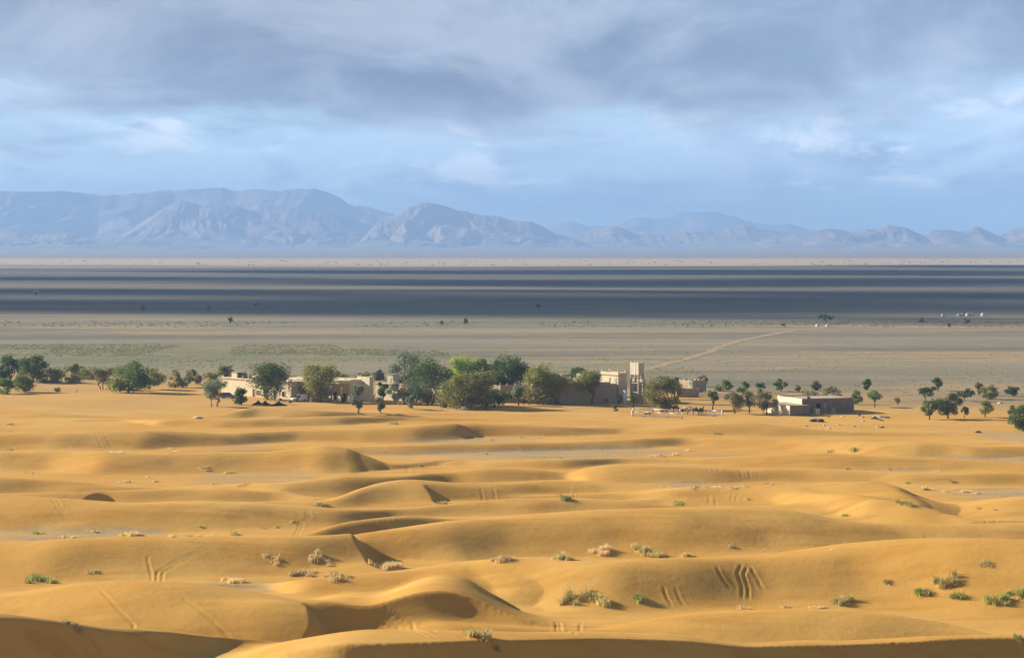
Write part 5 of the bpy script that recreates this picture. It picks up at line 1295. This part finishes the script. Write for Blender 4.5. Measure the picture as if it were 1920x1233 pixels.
def vehicle(name, label, cat, px, py, yaw, prof, glass, width, body, wheels, r):
    """prof: side outline in x (length), z; glass: side window outlines; x grows towards the nose"""
    e = empty(name, spot(px, py), yaw, label, cat)
    bm_ = bmesh.new(); h = width / 2; n = len(prof); zmax = max(z for _, z in prof)
    def yy(z): return h * (1.0 - 0.16 * max(0, (z - 0.55 * zmax) / (0.45 * zmax)))
    vs = [[bm_.verts.new((x, s_ * yy(z), z)) for x, z in prof] for s_ in (-1, 1)]
    bm_.faces.new(vs[0]); bm_.faces.new(vs[1][::-1])
    for j in range(n): bm_.faces.new((vs[0][j], vs[1][j], vs[1][(j + 1) % n], vs[0][(j + 1) % n]))
    bmesh.ops.recalc_face_normals(bm_, faces=bm_.faces)
    bmesh.ops.bevel(bm_, geom=list(bm_.edges), offset=0.06, segments=2, affect='EDGES')
    me = bpy.data.meshes.new('body'); bm_.to_mesh(me); bm_.free(); me.materials.append(body)
    o = bpy.data.objects.new('body', me); COL.objects.link(o); o.parent = e
    for g in glass['side']:
        for s_ in (-1, 1):
            MB().add([(x, s_ * (yy(z) + .012), z) for x, z in g], [tuple(range(len(g))) if s_ < 0 else tuple(range(len(g)))[::-1]]).build('side_window', MAT['glass'], e)
    for nm, (a, b) in (('windscreen', glass['front']), ('rear_window', glass['rear'])):
        d = Vector((b[0] - a[0], 0, b[1] - a[1])).normalized(); nrm = Vector((d.z, 0, -d.x)) * (0.02 if nm == 'windscreen' else -0.02)
        if nm == 'rear_window': nrm = Vector((-0.02, 0, 0))
        ya, yb = yy(a[1]) * .86, yy(b[1]) * .86
        MB().add([(a[0] + nrm.x, -ya, a[1] + nrm.z), (a[0] + nrm.x, ya, a[1] + nrm.z), (b[0] + nrm.x, yb, b[1] + nrm.z), (b[0] + nrm.x, -yb, b[1] + nrm.z)], [(0, 1, 2, 3)]).build(nm, MAT['glass'], e)
    for wx in wheels:
        for s_ in (-1, 1):
            t = MB().tube([(wx, s_ * (h - .2), r), (wx, s_ * (h + .03), r)], r, 18).build('wheel', MAT['rubber'], e)
            MB().tube([(wx, s_ * (h + .03), r), (wx, s_ * (h + .05), r)], r * .62, 14).build('rim', MAT['hub'], t)
    xf = max(x for x, _ in prof); xr = min(x for x, _ in prof)
    for s_ in (-1, 1):
        MB().box(xf - .06, xf + .012, s_ * h * .68 - .16, s_ * h * .68 + .16, .62, .80).build('headlight', MAT['lamp'], e)
        MB().box(xr - .012, xr + .06, s_ * h * .86 - .07, s_ * h * .86 + .07, .75, 1.1).build('tail_light', MAT['tail'], e)
    MB().box(xf - .1, xf + .05, -h * .8, h * .8, .32, .48).build('bumper', MAT['rubber'], e)
    for s_ in (-1, 1): MB().box(glass['mirror'][0] - .06, glass['mirror'][0] + .06, s_ * (h + .02), s_ * (h + .17), glass['mirror'][1], glass['mirror'][1] + .16).build('mirror', MAT['rubber'], e)
    return e


vehicle('van', 'white panel van parked behind the thatched parasols', 'van', 561, 752.5, math.radians(180 + 24),
        [(-2.0, .3), (2.05, .3), (2.12, .55), (2.05, .88), (1.15, 1.05), (.55, 1.72), (.2, 1.84), (-1.9, 1.88), (-2.05, 1.6)],
        dict(side=[[(.98, 1.1), (.50, 1.62), (-.05, 1.66), (-.05, 1.1)]], front=((1.12, 1.08), (.58, 1.68)), rear=((-2.06, 1.15), (-2.03, 1.6)), mirror=(.9, 1.1)), 1.72, MAT['vanwhite'], (-1.35, 1.35), .32)
vehicle('car', 'dark blue car parked between the blue green tree and the guest house', 'car', 427, 746.5, math.radians(-16),
        [(-2.0, .3), (2.0, .3), (2.08, .55), (1.95, .85), (1.05, .98), (.35, 1.48), (-.1, 1.56), (-1.55, 1.5), (-2.05, .98)],
        dict(side=[[(.9, 1.0), (.32, 1.42), (-.3, 1.46), (-.3, 1.0)], [(-.4, 1.0), (-.4, 1.46), (-1.4, 1.42), (-1.75, 1.0)]], front=((1.02, 1.0), (.38, 1.45)), rear=((-2.03, 1.02), (-1.62, 1.45)), mirror=(.85, .98)), 1.7, MAT['carblue'], (-1.3, 1.3), .33)


def tent(label, px, py, wid, hgt, seed):
    p = spot(px, py); k = p.y / FPX; W = wid * k; H = hgt * k
    e = empty('tent', p, 0.1, label, 'tent', 'black nomad tents')
    n = 16; g = np.linspace(-1, 1, n); U, V = np.meshgrid(g, g)
    rng = np.random.default_rng(seed)
    ridge = np.exp(-(np.abs(U) / .36) ** 1.3)
    drop = (1 - np.abs(V) ** 1.6)
    Z = H * (0.20 + 0.80 * ridge * (0.35 + .65 * drop)) * (1 - .75 * np.maximum(np.abs(U), np.abs(V)) ** 6) + rng.normal(size=U.shape) * .015
    o = grid_mesh('cloth', U * W / 2, V * W * .36, Z, MAT['blackcloth']); o.parent = e
    MB().tube([(0, 0, 0), (0, 0, H * 1.04)], .05, 6).build('pole', MAT['palewood'], e)
    for (x, y) in ((-1, -1), (1, -1), (1, 1), (-1, 1)):
        MB().tube([(x * W * .5, y * W * .36, .05), (x * W * .62, y * W * .46, -.05)], .02, 4).build('guy_rope', MAT['palewood'], e)
    return e


tent('black nomad tent, left peak beside the rounded dark bush', 484, 758.5, 23, 9.5, 1)
tent('black nomad tent, middle peak of the three', 497, 759, 23, 9.5, 2)
tent('black nomad tent, right peak next to the thatched parasols', 522, 760, 32, 9, 3)


def parasol(label, px, py, wid, hgt):
    p = spot(px, py); k = p.y / FPX; R = wid * k / 2; H = hgt * k
    e = empty('parasol', p, 0, label, 'parasol', 'thatched parasols')
    MB().tube([(0, 0, -.2), (0, 0, H)], .06, 6).build('pole', MAT['palewood'], e)
    m = MB(); n = 18; rng = np.random.default_rng(px)
    for i, (r, z) in enumerate(((.02, H + .1), (R * .5, H * .82), (R, H * .5))):
        for j in range(n): m.v.append((math.cos(6.283 * j / n) * r, math.sin(6.283 * j / n) * r, z - (rng.random() * .16 if i == 2 else 0)))
    for i in range(2):
        for j in range(n): m.f.append((i * n + j, (i + 1) * n + j, (i + 1) * n + (j + 1) % n, i * n + (j + 1) % n))
    m.build('thatch', MAT['thatch'], e)


parasol('small thatched parasol just behind the black tents', 525, 754, 14, 8)
parasol('thatched parasol on its own in front of the white van', 543, 759, 13, 10)


# ---- bodies grown over a skeleton of joints
def skinned(name, verts, edges, radii, mat, parent, sub=1, root=0):
    me = bpy.data.meshes.new(name); me.from_pydata(verts, edges, []); me.update()
    o = bpy.data.objects.new(name, me); COL.objects.link(o)
    md = o.modifiers.new('skin', 'SKIN'); md.use_smooth_shade = True
    for i, d in enumerate(me.skin_vertices[0].data):
        r = radii[i]; d.radius = r if hasattr(r, '__len__') else (r, r); d.use_root = (i == root)
    ms = o.modifiers.new('sub', 'SUBSURF'); ms.levels = sub; ms.render_levels = sub
    dg = bpy.context.evaluated_depsgraph_get(); dg.update()
    m2 = bpy.data.meshes.new_from_object(o.evaluated_get(dg)); m2.name = name
    o.modifiers.clear(); o.data = m2; m2.materials.clear(); m2.materials.append(mat)
    bpy.data.meshes.remove(me); o.parent = parent
    return o


MAT['skin'] = wall_mat('skin', (0.28, 0.16, 0.10), .05); MAT['robe'] = wall_mat('cream robe', (0.72, 0.62, 0.46), .08, 3.0); MAT['indigo'] = wall_mat('dark indigo clothes', (0.02, 0.022, 0.035), .1, 3.0)
MAT['hair'] = wall_mat('black hair', (0.012, 0.010, 0.009), .1)


def person(label, px, py, hgt, yaw, cloth, robe=False, stride=.14, scarf=None):
    p = spot(px, py); k = p.y / FPX; e = empty('person', p, yaw, label, 'person'); e.scale = (hgt / 1.75,) * 3
    s = stride
    V = [(0, 0, .95), (0, 0, 1.15), (0, .0, 1.38), (0, .0, 1.48), (0, .02, 1.56), (0, .03, 1.66), (0, .02, 1.74),
         (.19, 0, 1.40), (.25, -.06, 1.12), (.24, .05, .88), (.24, .09, .78), (-.19, 0, 1.40), (-.25, .06, 1.12), (-.23, .16, .90), (-.23, .2, .80),
         (.10, 0, .90), (.11, s, .50), (.11, s * .9, .08), (.11, s * .9 + .16, .04), (-.10, 0, .90), (-.11, -s * .6, .50), (-.11, -s * 1.4, .08), (-.11, -s * 1.4 + .16, .04)]
    E = [(0, 1), (1, 2), (2, 3), (3, 4), (4, 5), (5, 6), (2, 7), (7, 8), (8, 9), (9, 10), (2, 11), (11, 12), (12, 13), (13, 14), (0, 15), (15, 16), (16, 17), (17, 18), (0, 19), (19, 20), (20, 21), (21, 22)]
    Rr = [(.16, .12), (.15, .11), (.17, .11), (.07, .07), (.075, .085), (.085, .10), (.06, .07), .07, .055, .04, .035, .07, .055, .04, .035, .10, .075, .05, .035, .10, .075, .05, .035]
    b = skinned('body', V, E, Rr, MAT['skin'], e)
    # clothing over the body
    def shell(name, rows, mat):
        m = MB(); n = 14
        for (z, rx, ry, cy) in rows:
            for j in range(n): m.v.append((math.cos(6.283 * j / n) * rx, cy + math.sin(6.283 * j / n) * ry, z))
        for i in range(len(rows) - 1):
            for j in range(n): m.f.append((i * n + j, i * n + (j + 1) % n, (i + 1) * n + (j + 1) % n, (i + 1) * n + j))
        m.build(name, mat, e, True)
    shell('robe' if robe else 'coat', [(.12 if robe else .62, .30 if robe else .23, .28 if robe else .18, 0), (.6, .25, .2, 0), (.95, .22, .17, 0), (1.2, .22, .16, 0), (1.40, .24, .15, 0), (1.47, .12, .10, 0), (1.5, .09, .09, .01)], cloth)
    for s_, el, ha in ((1, V[8], V[10]), (-1, V[12], V[14])):
        sh = Vector((s_ * .2, 0, 1.41)); hand = Vector(ha)
        MB().tube([sh, Vector(el), hand.lerp(Vector(el), .12)], [.105, .09, .075], 8).build('sleeve', cloth, e)
        for q in range(5):        # hand: four fingers and a thumb
            off = Vector(((q - 1.5) * .018 * (1 if q < 4 else 0), 0, 0)) if q < 4 else Vector((0, -.03, .03))
            ln = (.075, .085, .08, .065, .05)[q]
            a = hand + off; MB().tube([a, a + Vector((0, .02, -ln * .5)), a + Vector((0, .01, -ln))], [.010, .009, .007], 5).build('finger' if q < 4 else 'thumb', MAT['skin'], e)
    if not robe:
        for hip, kn, an in ((V[15], V[16], V[17]), (V[19], V[20], V[21])):
            MB().tube([hip, kn, an], [.125, .095, .075], 8).build('trouser_leg', cloth, e)
    shell('headscarf' if scarf else 'hair', [(1.60, .10, .115, .02), (1.68, .108, .122, .02), (1.76, .085, .10, .02), (1.80, .03, .035, .02)], scarf or MAT['hair'])
    return e


person('person in dark clothes standing by the nose of the white van', 558, 754, 1.72, 2.6, MAT['indigo'], False, .06)
person('person in a long cream robe walking right of the white van', 583, 753.5, 1.72, -1.2, MAT['robe'], True, .12, MAT['robe'])

# ---- camels in the corral
MAT['camel_dark'] = wall_mat('dark brown camel hair', (0.055, 0.036, 0.025), .3, 2.0); MAT['camel_tan'] = wall_mat('tan camel hair', (0.33, 0.22, 0.13), .2, 2.0)
MAT['blanket'] = wall_mat('pale saddle blanket', (0.74, 0.68, 0.56), .1, 3.0); MAT['redblanket'] = wall_mat('red saddle cloth', (0.35, 0.05, 0.05), .1, 3.0)


def camel_proto(lying, mat):
    e = empty('camel', (0, 0, 0), 0, 'x', 'camel')
    b = 0.55 if lying else 1.45
    V = [(0, 0, b), (.55, 0, b + .02), (.95, 0, b + .05), (-.5, 0, b + .05), (-.85, 0, b - .02),            # trunk
         (.02, 0, b + .42), (1.25, 0, b - .02), (1.5, 0, b + .22), (1.62, 0, b + .55), (1.66, 0, b + .72), (1.88, 0, b + .70), (2.05, 0, b + .60),   # hump, neck, head, muzzle
         (-1.02, 0, b - .2), (-1.08, 0, b - .6)]
    E = [(0, 1), (1, 2), (0, 3), (3, 4), (0, 5), (2, 6), (6, 7), (7, 8), (8, 9), (9, 10), (10, 11), (4, 12), (12, 13)]
    R = [(.40, .42), (.36, .40), (.27, .32), (.36, .38), (.26, .30), (.22, .2), (.17, .2), (.13, .15), (.11, .12), (.11, .12), (.10, .11), (.07, .08), .05, .03]
    for s_ in (-1, 1):
        i = len(V)
        if lying:
            V += [(.75, s_ * .22, b - .12), (1.0, s_ * .26, .16), (.5, s_ * .27, .10), (-.65, s_ * .22, b - .1), (-.2, s_ * .34, .22), (-.85, s_ * .34, .10)]
            E += [(2, i), (i, i + 1), (i + 1, i + 2), (4, i + 3), (i + 3, i + 4), (i + 4, i + 5)]
            R += [.16, .10, .07, .18, .12, .07]
        else:
            V += [(.80, s_ * .2, b - .3), (.82, s_ * .2, .72), (.80, s_ * .2, .12), (.88, s_ * .2, .05), (-.72, s_ * .2, b - .3), (-.60, s_ * .2, .85), (-.86, s_ * .2, .52), (-.80, s_ * .2, .12), (-.72, s_ * .2, .05)]
            E += [(2, i), (i, i + 1), (i + 1, i + 2), (i + 2, i + 3), (4, i + 4), (i + 4, i + 5), (i + 5, i + 6), (i + 6, i + 7), (i + 7, i + 8)]
            R += [.17, .085, .055, .08, .20, .11, .07, .055, .08]
    skinned('body', V, E, R, mat, e)
    for s_ in (-1, 1): MB().add([(1.58, s_ * .08, b + .82), (1.66, s_ * .09, b + .83), (1.58, s_ * .15, b + .95)], [(0, 1, 2), (2, 1, 0)]).build('ear', mat, e)
    return e, b


def blanket(e, b, mat):
    m = MB(); n = 9
    for i, x in enumerate((-.45, -.1, .3, .6)):
        top = .44 + (.16 if i in (1,) else .08 if i == 2 else 0)
        for j in range(n):
            t = math.pi * (j / (n - 1)) * 1.1 - .157
            m.v.append((x, math.cos(t) * .46, b + .05 + math.sin(t) * (top + .02) - (0.1 if j in (0, n - 1) else 0)))
    for i in range(3):
        for j in range(n - 1): m.f.append((i * n + j, i * n + j + 1, (i + 1) * n + j + 1, (i + 1) * n + j))
    m.build('saddle_blanket', mat, e, True)


protos = {}
for key, ly_, mt in (('lie', True, 'camel_dark'), ('stand', False, 'camel_dark'), ('tan', False, 'camel_tan')):
    protos[key] = camel_proto(ly_, MAT[mt])
used = set()
CAMELS = [('lie', 1245, 772, 25, None, 1.0, 'dark camel lying under the corral shade tree'),
          ('stand', 1268, 773.5, 200, 'redblanket', .86, 'dark camel with red saddle cloth at the back of the corral'),
          ('stand', 1284, 776.5, -20, 'blanket', .86, 'dark camel with pale blanket behind the fence corner post'),
          ('tan', 1294, 777.5, 15, 'blanket', .86, 'brown camel with pale blanket in the middle of the herd'),
          ('stand', 1304, 777, 170, None, .84, 'dark bare backed camel right of the blanketed pair'),
          ('lie', 1214, 777, 10, None, .8, 'dark camel lying behind the front corral fence'),
          ('stand', 1314, 778, 60, None, .92, 'blackest camel standing apart at the open corral end')]
for key, px, py, yaw, bl, sc_, lab in CAMELS:
    e0, b = protos[key]
    if key in used: e = copy_tree(e0)
    else: e = e0; used.add(key)
    for ch in list(e.children):
        if ch.name.startswith('saddle_blanket'): bpy.data.objects.remove(ch)
    e.location = spot(px, py); e.rotation_euler = (0, 0, math.radians(yaw)); e.scale = (sc_,) * 3
    tag(e, lab, 'camel', 'camels in the corral')
    if bl: blanket(e, b, MAT[bl])


# ---- corral fences
def fence(label, pts, posts, hgt, rails=2):
    P = [spot(*q) for q in pts]
    e = empty('fence', P[0], 0, label, 'fence'); o0 = P[0]
    L_ = [0]
    for a, b in zip(P[:-1], P[1:]): L_.append(L_[-1] + (b - a).length)
    def pt(t):
        s_ = t * L_[-1]
        for i in range(len(P) - 1):
            if s_ <= L_[i + 1] + 1e-6: return P[i].lerp(P[i + 1], (s_ - L_[i]) / (L_[i + 1] - L_[i])) - o0
        return P[-1] - o0
    for t in posts:
        q = pt(t); big = 1.0 if t in (0, 1) else .8
        MB().tube([(q.x, q.y, q.z - .3), (q.x, q.y, q.z + hgt * (1.12 if t in (0, 1) else 1.0))], .17 * big, 10).build('post', MAT['whitepaint'], e, True)
    ts = sorted(posts)
    for r_ in range(rails):
        for a, b in zip(ts[:-1], ts[1:]):
            A, B = pt(a), pt(b); z = hgt * (.86 - .62 * r_); d = (B - A).normalized(); A = A + d * .09; B = B - d * .09; s_ = Vector((-d.y, d.x, 0)) * .06; u = Vector((0, 0, .12))
            A = A + Vector((0, 0, z)); B = B + Vector((0, 0, z))
            MB().tube([A, A.lerp(B, .5) + Vector((0, 0, .03)), B], .12, 9).build('rail', MAT['whitepaint'], e, True)


fence('white front fence of the corral with a heavy corner post', [(1185, 781), (1279, 785)], (0, .25, .48, .73, 1), 1.35)
fence('white rear fence of the corral in the tree shade', [(1187, 775), (1225, 775.5), (1275, 777)], (0, .4, 1), 1.2, 1)
fence('white open end of the corral fence right of the camels', [(1298, 776.5), (1330, 777.5), (1354, 779)], (0, .55, .66, 1), 1.2)

# ---- small things round the village
def rock(label, px, py, wid, hgt, mat, seed, name='stone', cat='stone', group=None, flat=1.0):
    p = spot(px, py); k = p.y / FPX; rng = np.random.default_rng(seed)
    bm_ = bmesh.new(); bmesh.ops.create_icosphere(bm_, subdivisions=2, radius=1)
    for v in bm_.verts:
        s_ = .75 + .5 * rng.random(); v.co = Vector((v.co.x * wid * k / 2 * s_, v.co.y * wid * k / 2 * s_ * flat, max(v.co.z, -.3) * hgt * k * .8 * s_))
    me = bpy.data.meshes.new(name); bm_.to_mesh(me); bm_.free(); me.materials.append(mat)
    o = bpy.data.objects.new(name, me); COL.objects.link(o); o.location = p
    return tag(o, label, cat, group)


MAT['stone'] = wall_mat('pale stone', (0.58, 0.50, 0.40), .15, 3.0); MAT['darkstone'] = wall_mat('dark stone', (0.14, 0.11, 0.09), .2, 3.0); MAT['tarp'] = wall_mat('dark blue tarpaulin', (0.020, 0.032, 0.048), .3, 2.0, .5, .5)
rock('pale boulder alone on the dune slope below the blue car', 370, 783, 15, 4, MAT['stone'], 1)
for a in ((1526, 790, 18, 6, 'dark blue tarpaulin heap before the shed, left lump'), (1538, 790.5, 17, 7, 'dark blue tarpaulin heap before the shed, right lump')):
    rock(a[4], *a[:4], MAT['tarp'], a[0], 'tarpaulin_heap', 'heap')
rng = np.random.default_rng(44)
for i in range(26):
    px, py = 1510 + rng.random() * 150, 778 + rng.random() * 26
    pale = rng.random() < .65
    rock('small pale rubble lump strewn below the shed' if pale else 'small dark rubble lump strewn below the shed', px, py, 3 + rng.random() * 5, 1.5 + rng.random() * 2.0, MAT['stone' if pale else 'darkstone'], 100 + i, 'rubble_lump', 'rubble', 'pale rubble below the shed' if pale else 'dark rubble below the shed')
for i, (px, py, w_, h, lab) in enumerate(((1662, 783, 12, 4, 'dark stone at the left of the rubble bank right of shed'), (1650, 782, 16, 4, 'pale stone topping the rubble bank right of the shed'), (1640, 785, 14, 5, 'dark stone low in the rubble bank right of shed'), (1834, 811, 12, 5, 'reddish dark stone alone on the flat near the edge tree'), (1875, 756, 12, 4, 'pale stone by the upslope trees at the right'))):
    rock(lab, px, py, w_, h, MAT['darkstone' if i in (0, 2, 3) else 'stone'], 300 + i)
# planks
for i, (x, y, ln, rot, lab) in enumerate(((17, -2.2, 2.3, .6, 'grey plank on top of the wood pile by the annex'), (15, -2.5, 2.0, -.3, 'grey plank under the wood pile by the annex'), (13, -2.9, 2.2, .2, 'grey plank lying farthest left of the wood pile'), (24, -6.5, 3.0, .1, 'long pale plank lying left of the tarpaulin heap'), (42, -7.0, 2.4, -.5, 'pale plank lying right of the tarpaulin heap'))):
    p = shed_pt(x * kx - 3.4 * (i < 3), y); p.z = float(land(p.x, p.y)) + .06 + (.35 if i == 0 else .12 if i == 1 else 0)
    o = MB().box(-ln / 2, ln / 2, -.12, .12, -.03, .04).build('plank', MAT['palewood'] if i > 2 else MAT['darkwood'])
    o.location = p; o.rotation_euler = (0, .45 if i == 0 else 0, rot); tag(o, lab, 'plank')
# barrel, box, bench, marker post
e = empty('barrel', spot(927, 764), 0, 'black oil barrel under the grove beside the low leafy tree', 'barrel')
MB().tube([(0, 0, 0), (0, 0, .88)], .32, 16).build('drum', MAT['rubber'], e)
for z in (.02, .3, .58, .85): MB().tube([(0, 0, z), (0, 0, z + .035)], .335, 16).build('rib', MAT['rubber'], e)
e = empty('crate', spot(869, 768), .5, 'cream wooden box by the wide drooping olive tree', 'box')
MB().box(-.4, .4, -.4, .4, 0, .8).build('body', MAT['whitepaint'], e); MB().box(-.44, .44, -.44, .44, .803, .88).build('lid', MAT['cream'], e)
e = empty('bench', spot(987, 758.5), .2, 'low dark bench before the round crowned kasbah tree', 'bench')
MB().box(-.85, .85, -.22, .22, .42, .5).build('seat', MAT['darkwood'], e)
for s_ in (-1, 1): MB().box(s_ * .7 - .12, s_ * .7 + .12, -.2, .2, -.1, .417).build('leg', MAT['darkwood'], e)
e = empty('marker_post', spot(829, 769), 0, 'thin white marker post on the sand before the grove', 'post')
MB().tube([(0, 0, -.2), (0, 0, 1.1)], .06, 7).build('shaft', MAT['whitepaint'], e); MB().box(-.1, .1, -.1, .1, 1.103, 1.2).build('cap', MAT['whitepaint'], e)

# ---- far camp on the plain
CAMP = [(1768, 593.5, 6, 7, (.55, .65, .72), 'pale blue camp tent standing apart at the left'), (1798, 592.5, 6, 6, (.45, .68, .66), 'turquoise camp tent, first of the tight row'),
        (1804, 592.5, 5, 6, (.75, .68, .62), 'pale pink camp tent, second of the tight row'), (1808, 591, 5, 6, (.55, .10, .12), 'red camp tent behind the tight row'), (1814, 592, 7, 6, (.82, .82, .80), 'white camp tent in the middle of the tight row'),
        (1818.5, 592, 5, 4.5, (.70, .55, .12), 'deep yellow camp tent beside the white one'), (1823, 592, 5, 5, (.72, .62, .25), 'pale yellow camp tent ending the tight row'), (1843, 592.5, 7, 7, (.82, .82, .82), 'white camp tent standing apart at the right'),
        (1532, 612, 5, 4.5, (.82, .82, .82), 'white tent left beneath the lone acacia'), (1551, 612.5, 5, 4.5, (.80, .76, .74), 'white tent right beneath the lone acacia')]
for i, (px, py, w_, h, c_, lab) in enumerate(CAMP):
    p = spot(px, py); k = p.y / FPX; W = w_ * k; H = h * k
    e = empty('camp_tent', p, .5, lab, 'tent', 'far camp tents'); m_ = wall_mat('camp tent cloth', tuple((q_ * .9) ** 1.5 for q_ in c_), .05)
    MB().add([(-W * .5, -W * .5, 0), (W * .5, -W * .5, 0), (W * .5, W * .5, 0), (-W * .5, W * .5, 0), (-W * .46, -W * .46, H * .6), (W * .46, -W * .46, H * .6), (W * .46, W * .46, H * .6), (-W * .46, W * .46, H * .6), (0, 0, H)],
             [(0, 1, 5, 4), (1, 2, 6, 5), (2, 3, 7, 6), (3, 0, 4, 7), (4, 5, 8), (5, 6, 8), (6, 7, 8), (7, 4, 8)]).build('cloth', m_, e)
    MB().box(-W * .12, W * .12, -W * .52, -W * .5, 0, H * .5).build('flap', m_, e)
